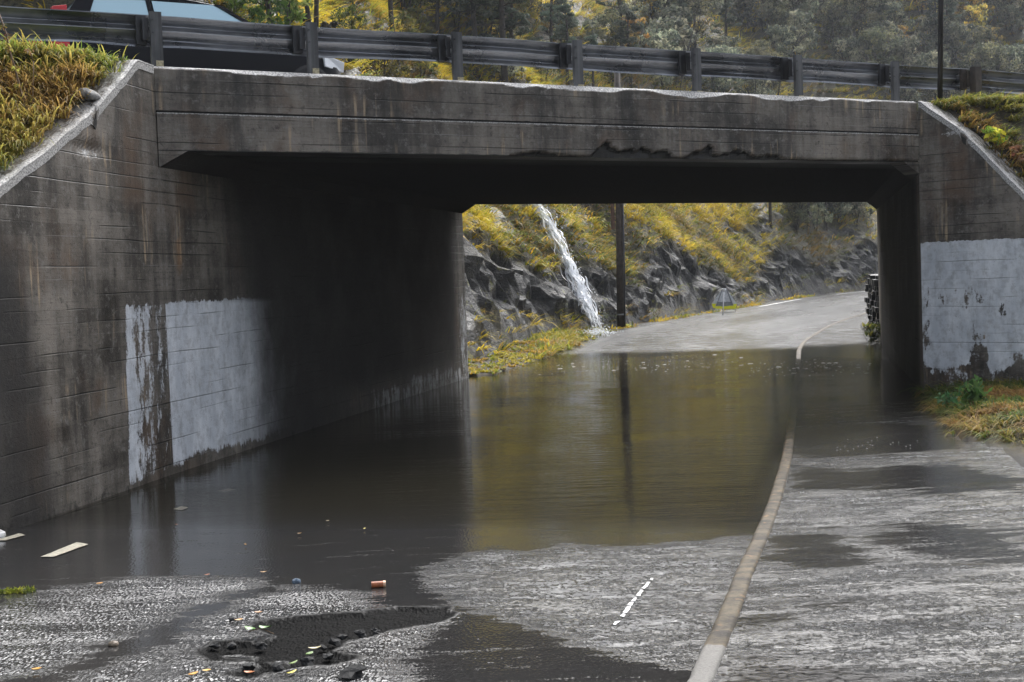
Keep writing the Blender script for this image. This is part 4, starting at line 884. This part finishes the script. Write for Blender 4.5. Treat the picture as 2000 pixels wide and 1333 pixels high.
# ================================================================== CAR
def car():
    o0 = P0+N_*2.15+np.array([0, 0, 4.64]); X = U_; Y = N_     # X forward, Y away from the camera
    s0 = -.62; L = 4.05; Wd = 1.68
    e = empty('car', 'dark hatchback with pale blue windows driving across the bridge behind the rail', 'car', tuple(o0+X*(s0+L/2)+Y*Wd/2))
    def sec(xs, zlo, zhi, w0, w1, zt):   # one ring
        yc = Wd/2; return [o0+X*xs+Y*(yc+a)+np.array([0, 0, z]) for a, z in ((-w0*.94, zlo), (-w0, zlo+.16), (-w0, (zlo+zt)/2), (-w0*.985, zt), (-w1, zhi), (w1, zhi), (w0*.985, zt), (w0, (zlo+zt)/2), (w0, zlo+.16), (w0*.94, zlo))]
    H = Wd/2
    rings = [(-.0, .40, .93, .72*H, .66*H, .80), (.05, .27, .98, .94*H, .80*H, .88), (.35, .20, 1.0, H, .84*H, .92), (1.2, .19, 1.0, H, .86*H, .93), (2.3, .19, 1.0, H, .86*H, .93), (3.0, .19, .98, H, .86*H, .90), (3.6, .2, .86, .97*H, .8*H, .76), (3.92, .26, .74, .86*H, .7*H, .64), (4.05, .36, .62, .66*H, .55*H, .55)]
    m = MB(); R = [sec(s0+a, b, c, d, f, g) for a, b, c, d, f, g in rings]; n = 10; V = [p for q in R for p in q]
    F = [(i*n+k, i*n+(k+1) % n, (i+1)*n+(k+1) % n, (i+1)*n+k) for i in range(len(R)-1) for k in range(n)]+[tuple(range(n)), tuple(range((len(R)-1)*n, len(R)*n))]
    m.add(V, F); body = m.build('body', M['carpaint'], e, 0, True); sm = body.modifiers.new('smooth', 'SUBSURF'); sm.levels = 1; sm.render_levels = 2
    # cabin: roof + pillars + glass panes
    def P(x, y, z): return o0+X*(s0+x)+Y*(H+y)+np.array([0, 0, z])
    yb, yr = .82*H, .62*H
    low = [(.12, .98), (.9, .99), (1.75, .99), (2.95, .97)]; top = [(.42, 1.44), (.95, 1.49), (1.7, 1.48), (2.2, 1.42)]
    m = MB(); m.prism([P(.40, -yr, 1.44), P(.95, -yr, 1.49), P(1.7, -yr, 1.48), P(2.22, -yr, 1.42), P(2.2, -yr, 1.39), P(.42, -yr, 1.40)], [P(.40, yr, 1.44), P(.95, yr, 1.49), P(1.7, yr, 1.48), P(2.22, yr, 1.42), P(2.2, yr, 1.39), P(.42, yr, 1.40)]); m.build('roof', M['carpaint'], e, .02)
    for sg in (-1, 1):
        def S(x, z): t = (z-.97)/.45; return P(x, sg*(yb+(yr-yb)*t), z)
        for a, b, w in (((.08, .95), (.40, 1.43), .30), ((1.28, .97), (1.24, 1.45), .08), ((2.98, .95), (2.2, 1.42), .10)):
            m = MB(); q = [S(a[0]-w*.1, a[1]), S(a[0]+w, a[1]), S(b[0]+w*.6, b[1]), S(b[0]-w*.1, b[1])]; m.prism([p+Y*sg*.012 for p in q], [p-Y*sg*.03 for p in q]); m.build('pillar', M['carpaint'], e)
        for x0, x1, t0, t1 in ((.36, 1.28, .55, 1.24), (1.36, 2.90, 1.32, 2.16)):
            q = [S(x0, .97), S(x1, .97), S(t1, 1.41), S(t0, 1.41)]; m = MB(); m.prism([p+Y*sg*.004 for p in q], [p-Y*sg*.004 for p in q]); m.build('side_window', M['carglass'], e)
    m = MB(); q = [P(2.98, -yb*.97, .97), P(2.98, yb*.97, .97), P(2.21, yr*.97, 1.405), P(2.21, -yr*.97, 1.405)]; m.prism(q, [p-X*.01-np.array([0, 0, .01]) for p in q]); m.build('windscreen', M['carglass'], e)
    m = MB(); q = [P(.10, -yb*.92, .97), P(.10, yb*.92, .97), P(.41, yr*.95, 1.42), P(.41, -yr*.95, 1.42)]; m.prism(q, [p+X*.01 for p in q]); m.build('rear_window', M['carglass'], e)
    # bumpers
    for nm, x0, x1, z0, z1, w in (('bumper', -.06, .22, .24, .50, .93), ('bumper', 3.78, 4.09, .25, .50, .84)):
        m = MB(); rear = x0 < 1; k = -1 if rear else 1
        A = [P(x0 if rear else x1, y*H*w, z) for y, z in ((-.75, z0), (.75, z0), (.75, z1), (-.75, z1))]; B = [P(x1 if rear else x0, y*H*(w+.09), z) for y, z in ((-1, z0), (1, z0), (1, z1), (-1, z1))]
        m.prism(A, B); m.build(nm, M['bumper'], e, .03)
    for sg in (-1, 1):
        m = MB(); A = [P(-.015, sg*a*H, z) for a, z in ((.60, .66), (.92, .66), (.84, 1.22), (.72, 1.22))]; B = [P(.16, sg*a*H, z) for a, z in ((.62, .66), (1.0, .66), (.90, 1.24), (.74, 1.24))]
        m.prism(A, B); m.build('tail_light', M['red'], e, .01)
        m = MB(); A = [P(4.03, sg*a*H, z) for a, z in ((.45, .56), (.72, .56), (.78, .70), (.5, .70))]; B = [P(3.66, sg*a*H, z) for a, z in ((.5, .60), (.975, .60), (.96, .77), (.6, .77))]
        m.prism(A, B); m.build('headlight', M['lampglass'], e, .01)
        m = MB(); A = [P(2.55, sg*(H+.02), .98), P(2.75, sg*(H+.02), .98), P(2.75, sg*(H+.02), 1.10), P(2.58, sg*(H+.02), 1.10)]; m.prism(A, [p+Y*sg*.16 for p in A]); m.build('mirror', M['carpaint'], e, .02)
    m = MB(); q = [P(-.02, y, z) for y, z in ((-.26, .62), (.26, .62), (.26, .73), (-.26, .73))]; m.prism(q, [p+X*.06 for p in q]); m.build('number_plate', M['plate'], e)
    for x in (.76, 3.42):
        for sg in (-1, 1):
            c = P(x, sg*(H-.09), .30); m = MB(); m.tube([c-Y*.10, c-Y*.085, c+Y*.085, c+Y*.10], [.27, .31, .31, .27], 28); wh = m.build('wheel', M['black'], e, 0, False)
            m = MB(); m.tube([c+Y*sg*.07, c+Y*sg*.105], [.20, .185], 24); m.tube([c+Y*sg*.10, c+Y*sg*.115], [.06, .05], 12)
            for k in range(5):
                a = 2*pi*k/5; d = X*cos(a)+np.array([0, 0, sin(a)]); m.box(c+Y*sg*.108+d*.11, .15, .05, .012, d, np.cross(d, Y), Y)
            m.build('rim', M['rim'], wh)
    return e
car()

# ================================================================== POLES, SIGN, STAKE
b = onroad(1212, 641); b[2] -= .05; dist = b[1]; top = atan2
pe = empty('utility_pole', 'tall dark wooden pole standing at the foot of the rock beyond the underpass', 'pole', tuple(b))
q = onplane(1205, 112, b, np.array([1., 0, 0])); rp = 6.5/FPX*np.linalg.norm(b)
m = MB(); m.tube([b-np.array([0, 0, .3]), b*.5+q*.5, q], [rp*1.12, rp, rp*.88], 14); m.build('pole', M['wood'], pe, 0, True)
m = MB(); o_ = np.array([rp*1.25, -rp*.6, 0]); mid = b+(q-b)*.47; m.tube([b+o_, b+(mid-b)*.5+o_*1.03, mid+o_*.9], .035, 6); m.build('cable_pipe', M['darksteel'], pe, 0, True)
m = MB(); bb = b+(q-b)*.055; m.tube([bb-np.array([0, 0, .03]), bb+np.array([0, 0, .03])], rp*1.16, 14); m.build('band', M['galv'], pe)
m = MB(); bx = b+(q-b)*.42-np.array([rp*1.9, 0, 0]); m.box(bx, rp*1.1, rp*1.6, 1.0); m.build('meter_box', simple('rusty_brown_box', (.10, .05, .03), .6, 0, .3, 9), pe, .02)
# slim steel lamp post on the bank at the right
b = onplane(1836, 214, P1+N_*.1, U_); te = empty('lamp_post', 'slim dark steel post rising out of frame behind the right end of the bridge', 'post', tuple(b))
m = MB(); t2 = onplane(1839, -120, b, np.array([1., 0, 0])); m.tube([b-np.array([0, 0, .5]), b+np.array([0, 0, .1])], .052, 12); m.build('base_tube', M['darksteel'], te, 0, True)
m = MB(); m.tube([b+np.array([0, 0, .1]), t2, t2+np.array([0, 0, 3.])], [.045, .042, .036], 12); m.tube([t2+np.array([0, 0, 3.]), t2+np.array([.5, .2, 3.4]), t2+np.array([1.3, .6, 3.5])], .03, 8); m.build('shaft', M['darksteel'], te, 0, True)
m = MB(); m.box(t2+np.array([1.6, .75, 3.5]), .6, .22, .12, (.9, .43, 0), (-.43, .9, 0)); m.build('lamp_head', M['darksteel'], te, .03)
# folding triangular road sign seen from behind
c = onroad(1413, 611); D = np.linalg.norm(c-CAM); k = D/FPX; sx = np.array([1., 0, 0]); sgn = empty('warning_sign', 'folding triangular road sign seen from behind with yellow lower edge', 'road sign', tuple(c))
def q2(x, y, dy=0.): p = onplane(x, y, c+np.array([0, .5, 0]), sx); return p+np.array([0, dy, 0])
def slab(name, pts, mat, th=.02, parent=sgn, dy=0.):
    m = MB(); A = [q2(x, y, dy) for x, y in pts]; m.prism(A, [p+np.array([0, th, 0]) for p in A]); return m.build(name, mat, parent)
slab('panel', [(1411, 564), (1418, 564), (1439, 593), (1438, 599), (1392, 599), (1391, 593)], M['signgrey'])
slab('back_fold', [(1402, 590), (1429, 590), (1431, 599.5), (1399, 599.5)], M['signdark'], .03, sgn, -.05)
slab('leg', [(1409, 566), (1411, 566), (1402, 590), (1399.5, 599), (1397.5, 599)], M['signdark'], .03, sgn, -.08); slab('leg', [(1418, 566), (1420, 566), (1433, 599), (1430.5, 599), (1426, 588)], M['signdark'], .03, sgn, -.08)
slab('yellow_edge', [(1390, 593.5), (1398.5, 593.5), (1396, 602), (1393, 602)], M['signyel'], .03, sgn, -.02); slab('yellow_edge', [(1432, 594), (1439, 594), (1437, 602), (1434, 602)], M['signyel'], .03, sgn, -.02)
slab('yellow_edge', [(1397, 598.5), (1404, 598), (1409, 599), (1418, 598.5), (1426, 597.5), (1433, 597), (1434, 603), (1416, 603.5), (1396, 603)], M['signyel'], .03, sgn, -.12)
slab('foot', [(1394, 602), (1395, 602), (1393.5, 611), (1392.5, 611)], M['signdark'], .03); slab('foot', [(1435, 602), (1436, 602), (1438, 609), (1437, 609)], M['signdark'], .03); slab('foot', [(1392, 611), (1437, 608.5), (1437, 609.5), (1392, 612)], M['signdark'], .1)
# white marker stake in front of it
c2 = onroad(1411.5, 616); se = empty('marker_stake', 'thin white roadside stake with flared top in front of the folding sign', 'marker post', tuple(c2))
def q3(x, y): return onplane(x, y, c2, sx)
m = MB(); m.tube([q3(1411.5, 617)-np.array([0, 0, .1]), q3(1414, 569)], .95/FPX*D, 8); m.build('stake', M['white'], se, 0, True)
m = MB(); m.tube([q3(1413.8, 571), q3(1414.2, 566.5), q3(1414.4, 563.5)], [1.0/FPX*D, 3.1/FPX*D, 3.4/FPX*D], 10); m.build('flared_top', M['white'], se, 0, True)

# stacked stone wall end and ivy behind the right tunnel wall
def stones():
    x0 = onroad(1697, 650); e = empty('stone_wall', 'end of a dark dry stone wall beyond the right tunnel wall', 'stone wall', tuple(x0)); r = random.Random(4); z = -.2; m = MB()
    yb = P1+T_*(TL+1.2)+R_*.05
    while z < 1.75:
        h = r.uniform(.10, .2)
        for k in range(14): m.box(yb+T_*(k*.42+r.uniform(0, .1))+R_*(.5-.0*z+r.uniform(-.08, .08))+np.array([0, 0, z+h/2]), r.uniform(.34, .44), 1.1+r.uniform(-.1, .1), h*.94, T_, R_)
        z += h
    m.build('stonework', M['stone'], e, .015)
stones()
pl = np.array([R_*0]); cI = onroad(1702, 676); iv = empty('ivy', 'small clump of green and yellowing leaves at the far foot of the right tunnel wall', 'plant', tuple(cI))
r = random.Random(6); V = leaf_cloud([tuple(cI+np.array([r.uniform(-.22, .3), r.uniform(-.1, .2), r.uniform(0, .55)])) for _ in range(14)], 16, [.13]*14, .05, [[.08, .13, .03], [.13, .18, .04], [.3, .3, .06], [.45, .45, .38]], 3)
o = link('leaves', mesh_np('leaves', *V[:2], col=V[2], smooth=False), M['leaf'], iv)
m = MB()
for k in range(5): m.tube([cI+np.array([0, 0, -.05]), cI+np.array([r.uniform(-.2, .2), .05, .3]), cI+np.array([r.uniform(-.25, .3), 0, .55])], .008, 5)
m.build('stem', M['bark'], iv)

# ================================================================== PLANTS ON THE BANKS
def leafy_plant(name, label, base, n, h, spread, pal, ls, seed):
    r = random.Random(seed); e = empty(name, label, 'plant', tuple(base)); cs = []
    for k in range(n):
        a = r.uniform(0, 6.28); t = base+np.array([cos(a)*spread*r.random(), sin(a)*spread*r.random(), h*r.uniform(.5, 1)]); m = MB(); m.tube([base+np.array([cos(a)*.03, sin(a)*.03, -.05]), base*.5+t*.5+np.array([0, 0, h*.1]), t], [.006, .005, .003], 5); m.build('stem', M['stem'], e); cs.append(tuple(t)); cs.append(tuple(base*.4+t*.6))
    V = leaf_cloud(cs, 7, [.09]*len(cs), ls, pal, seed, .8, 1.3); link('leaves', mesh_np('leaves', *V[:2], col=V[2], smooth=False), M['leaf'], e); return e
M['stem'] = simple('brown_plant_stem', (.14, .085, .04), .6, 0, .3, 30)
def bank_pt(x, y, PP):
    q = proj(PP.reshape(-1, 3)); return PP.reshape(-1, 3)[int(np.argmin(np.hypot(q[:, 0]-x, q[:, 1]-y)))].copy()
leafy_plant('yellow_leaved_plant', 'low plant with bright yellow leaves on the right bank beside the coping', bank_pt(1945, 290, PC), 7, .34, .26, [[.55, .45, .03], [.45, .42, .05], [.2, .28, .04]], .045, 3)
leafy_plant('wilted_plant', 'wilted plant with brown and pinkish leaves low on the right bank', bank_pt(1988, 335, PC), 7, .3, .3, [[.28, .14, .08], [.4, .27, .16], [.2, .08, .05]], .045, 5)
leafy_plant('green_plant', 'fresh green leafy plant among grass at the foot of the white painted wing', bank_pt(1905, 805, PV), 10, .42, .3, [[.09, .2, .05], [.14, .26, .06], [.07, .15, .05]], .05, 7)
leafy_plant('feathery_plant', 'dark green feathery plant at the wall end of the grassy corner', bank_pt(1868, 800, PV), 9, .22, .3, [[.06, .13, .05], [.09, .16, .07]], .035, 9)
def weed(name, label, pts, p, rad, heads):
    Q = [onplane(x, y, p, U_) for x, y in pts]; e = empty(name, label, 'weed', tuple(Q[0])); m = MB(); m.tube(Q, [rad*(1-.6*i/len(Q)) for i in range(len(Q))], 6); m.build('stem', M['stem'], e, 0, True)
    if heads:
        for j, (i, t) in enumerate(heads):
            V = leaf_cloud([tuple(Q[i]*(1-t)+Q[i+1]*t)], 16, [.05], .016, [[.22, .12, .06], [.35, .24, .08], [.3, .27, .06]], 5+j); link('seed_head', mesh_np('seed_head', *V[:2], col=V[2], smooth=False), M['leaf'], e)
pw = P0-N_*1.1
weed('dry_weed', 'tall brown dry weed stem leaning over the left grass bank', [(62, 240), (48, 205), (36, 160), (22, 110), (10, 60), (-4, 20)], pw, .014, [(0, .5), (1, .2), (1, .8), (2, .5), (3, .3), (3, .8), (4, .2)])
weed('thin_weed', 'thin dark weed stalk on the left grass bank right of the taller one', [(63, 225), (64, 190), (65, 150), (66, 120)], pw, .007, [])
weed('yellow_flower_stalk', 'wispy stalks with tiny yellow flowers on the crest of left bank', [(66, 128), (62, 110), (58, 96)], pw, .004, [(1, .8)]); 
# broken slab of concrete on the left coping
cp = onplane(172, 190, P0+W1*0-R_*.16, W1); ch = empty('concrete_chunk', 'pale broken chunk of concrete lying on the left sloping coping', 'rubble', tuple(cp)); bmm = bmesh.new(); bmesh.ops.create_icosphere(bmm, subdivisions=3, radius=.13)
for vv in bmm.verts:
    n_ = vnoise(np.array(vv.co)*7)-.5; vv.co *= 1+.5*n_; vv.co.z *= .42
me = bpy.data.meshes.new('chunk'); bmm.to_mesh(me); bmm.free(); oc = link('chunk', me, M['paleconc']); oc.parent = ch; oc.rotation_euler = (.1, .35, .4); oc.location = (0, 0, .03)

# ================================================================== SMALL THINGS ON THE WET ROAD
def leafmat(nm, c): return simple(nm, c, .35, 0, .25, 60)
def leaf_shape(m, c, L, W, ang, curl, tilt=.15):
    d = np.array([cos(ang), sin(ang), 0]); s = np.array([-sin(ang), cos(ang), 0]); V = []; n = 7
    for t in np.linspace(0, 1, n):
        w_ = W*sin(pi*min(1, t*.93+.04))**.8; z = curl*L*(t-.5)**2*2+.004+tilt*L*t*.3
        for k in (-1, 0, 1): V.append(c+d*L*(t-.5)+s*w_*k*.5+np.array([0, 0, z+abs(k)*.22*w_]))
    F = [(i*3+k, (i+1)*3+k, (i+1)*3+k+1, i*3+k+1) for i in range(n-1) for k in (0, 1)]; m.add(V, F)
def one_leaf(name, label, px, col, L, W, ang, curl=.3, group=None):
    c = onroad(*px); c[2] += .012; m = MB(); leaf_shape(m, c-c, L, W, ang, curl); o = m.build(name, leafmat(name+'_colour', col), None, 0, True); o.location = tuple(c)
    sol = o.modifiers.new('thickness', 'SOLIDIFY'); sol.thickness = .0015; tag(o, label, 'leaf', group)
OR = (.55, .26, .03); YE = (.60, .48, .06); RB = (.28, .10, .05)
for nm, lb, px, col, L, W, ang in (('fallen_leaf', 'orange fallen leaf at the lower left corner of the wet road', (72, 1315), OR, .05, .03, .2), ('fallen_leaf', 'orange brown leaf on the bright wet asphalt near the left wall', (195, 1146), (.42, .2, .05), .05, .035, .5),
    ('fallen_leaf', 'bright orange leaf below the left end of the pothole', (378, 1325), OR, .055, .03, .7), ('fallen_leaf', 'pale orange leaf just right of the bright orange one', (404, 1318), (.6, .36, .08), .045, .03, .1),
    ('fallen_leaf', 'rust red leaf at the lower edge of the pothole', (487, 1322), (.45, .15, .05), .06, .03, -.3), ('fallen_leaf', 'yellow leaf under the right end of the broken slab', (570, 1322), YE, .06, .022, .8),
    ('fallen_leaf', 'cream coloured leaf lying inside the pothole', (615, 1274), (.6, .52, .3), .07, .025, .1), ('fallen_leaf', 'tan leaf on the pale asphalt above the pothole', (467, 1218), (.55, .33, .15), .05, .03, .3),
    ('fallen_leaf', 'brown leaf by the upper rim of the pothole', (505, 1203), (.4, .2, .09), .05, .03, -.2), ('fallen_leaf', 'dark red leaf on the still water left of the blue pebble', (405, 1128), RB, .04, .025, .4),
    ('fallen_leaf', 'tan leaf on the still water right of the dark red leaf', (515, 1123), (.5, .3, .14), .05, .02, .1), ('fallen_leaf', 'small green leaf low in the pothole', (605, 1285), (.09, .17, .02), .05, .035, .9), ('fallen_leaf', 'narrow green leaf at the bottom of the pothole', (573, 1303), (.13, .2, .03), .06, .022, .9)):
    one_leaf(nm, lb, px, col, L, W, ang)
# floating leaves far out, too small to tell apart
for k, (x, y) in enumerate(((585, 1048), (712, 1037), (345, 1028), (640, 1020), (480, 1075))):
    c = onz(x, y, .0); c[2] = max(.006, float(road_z(ab(c)[0]))+.012); m = MB(); leaf_shape(m, np.zeros(3), .04, .018, k*1.3, .2); o = m.build('floating_leaf', leafmat('floating_leaf_colour', (OR, YE, RB, (.5, .4, .2))[k % 4]), None, 0, True); o.location = tuple(c); tag(o, 'tiny tan or orange leaf floating on the murky flood water', 'leaf', 'leaves floating on the flood water')
# green sprig in the pothole
c = onroad(503, 1247); c[2] += .02; sp = empty('green_sprig', 'fresh green two leaved sprig in the pothole', 'leaf', tuple(c))
for (dx, L, W, an) in ((-.04, .07, .05, 2.7), (.05, .10, .05, -.55)):
    m = MB(); leaf_shape(m, c+np.array([dx, 0, .02]), L, W, an, .4, .5); o = m.build('leaf', leafmat('sprig_green', (.08, .19, .025)), sp, 0, True)
m = MB(); m.tube([c+np.array([-.05, 0, .02]), c+np.array([.02, .01, .035]), c+np.array([.1, -.03, .01])], .003, 5); m.build('stem', M['stem'], sp)
# yellow green weed clump at the left edge
c = onroad(30, 1159); cl = empty('weed_clump', 'yellow green clump of torn weed lying in the water at the left edge', 'weed', tuple(c)); V = leaf_cloud([tuple(c+np.array([x, 0, .015])) for x in (-.08, -.04, 0, .05, .09)], 26, [.05]*5, .012, [[.2, .26, .03], [.35, .38, .05], [.12, .17, .03]], 8, .35, 2.); link('leaves', mesh_np('leaves', *V[:2], col=V[2], smooth=False), M['leaf'], cl)
# small orange tube with a metal cap
c = onroad(740, 1148); c[2] += .022; te = empty('orange_tube', 'small orange brown cartridge shaped tube lying in the shallow water', 'litter', tuple(c)); d = np.array([.98, .12, 0]); m = MB(); m.tube([c-d*.05, c+d*.03], .021, 14); m.build('tube', M['brown'], te, 0, False)
m = MB(); m.tube([c+d*.03, c+d*.034, c+d*.048], [.023, .024, .022], 14); m.build('cap', simple('pale_orange_cap', (.62, .40, .26), .4, .2, .2, 40), te)
def pebble(name, label, px, rad, mat, seed, flat=.7):
    c = onroad(*px); bmm = bmesh.new(); bmesh.ops.create_icosphere(bmm, subdivisions=2, radius=rad)
    for vv in bmm.verts: vv.co *= 1+(1.5 if name == 'asphalt_lump' else .5)*(vnoise(np.array(vv.co)/rad*1.6+seed*3.7)-.5); vv.co.z *= flat
    me = bpy.data.meshes.new(name); bmm.to_mesh(me); bmm.free(); o = link(name, me, mat); o.location = tuple(c+np.array([0, 0, rad*.35])); return tag(o, label, 'stone')
pebble('pebble', 'blue grey pebble on wet asphalt above the pothole', (580, 1139), .034, M['bluestone'], 1)
pebble('pebble', 'white pebble at the left edge beside a painted dash', (-4, 1052), .07, M['palestone'], 2)
pebble('pebble', 'black stone on the pale asphalt between pothole and leaves', (456, 1212), .026, M['stone'], 3)
pebble('pebble', 'brown stone on the wet asphalt left of the pothole', (222, 1262), .03, simple('brown_pebble', (.12, .09, .06), .5, 0, .4, 40), 4)
for k, (x, y, q) in enumerate(((690, 1322, .06), (655, 1258, .035), (628, 1268, .025), (705, 1242, .03), (600, 1296, .035), (545, 1309, .035), (420, 1266, .03), (452, 1268, .032), (510, 1266, .028), (668, 1248, .025), (735, 1238, .02), (730, 1233, .018), (640, 1286, .03), (485, 1306, .03))):
    o = pebble('asphalt_lump', '', (x, y), q, M['tar'] if 'tar' in M else M.setdefault('tar', simple('broken_black_asphalt', (.008, .008, .008), .85, 0, .6, 40, .8)), 10+k, .6); tag(o, 'black lump of broken asphalt in the pothole', 'rubble', 'asphalt lumps in the pothole')
# foam flecks drifting on the flood water
def foam():
    r = np.random.default_rng(3); V = []; 
    for k in range(420):
        x = r.uniform(930, 1700); y = 716+r.normal(0, 8)-.010*(x-1100)+(6 if x > 1450 else 0); 
        if r.random() < .07: x, y = r.uniform(1000, 1500), r.uniform(690, 720)
        if x < 1080 and r.random() < .6: continue
        c = onz(x, y, .006); L = r.uniform(.008, .03)*(2.5 if r.random() < .1 else 1); a = r.normal(0, .25); n = 7
        ring = [c+np.array([cos(t)*L*r.uniform(.6, 1.2), sin(t)*L*.8*r.uniform(.6, 1.2), 0]) for t in np.linspace(0, 2*pi, n+1)[:-1]]; V.append(np.array(ring))
    for k in range(22):
        c = onz(r.uniform(1620, 1800), r.uniform(856, 884), .012); c[2] = max(.012, float(foot_z(*ab(c)))+.012); V.append(np.array([c+np.array([cos(t)*.009, sin(t)*.009, 0]) for t in np.linspace(0, 2*pi, 8)[:-1]]))
    A = np.concatenate(V); F = np.arange(len(A)).reshape(-1, 7); o = link('foam', mesh_np('foam', A, F, smooth=False), simple('white_foam', (.75, .75, .72), .5)); o['kind'] = 'stuff'
    if o.data.polygons[0].normal.z < 0: o.data.flip_normals()
foam()
# ================================================================== RAIN HAZE
hz = MB(); hz.box((40, 70, 24.3), 240, 190, 52.2); ho = hz.build('haze', None); ho['kind'] = 'stuff'
hm = bpy.data.materials.new('rain_haze'); hm.use_nodes = True; t = hm.node_tree; t.nodes.clear(); vo = t.nodes.new('ShaderNodeVolumePrincipled'); oo = t.nodes.new('ShaderNodeOutputMaterial'); t.links.new(vo.outputs[0], oo.inputs['Volume'])
vo.inputs['Color'].default_value = (.85, .88, .92, 1); vo.inputs['Density'].default_value = .00035; vo.inputs['Anisotropy'].default_value = .2
ho.data.materials.append(hm)
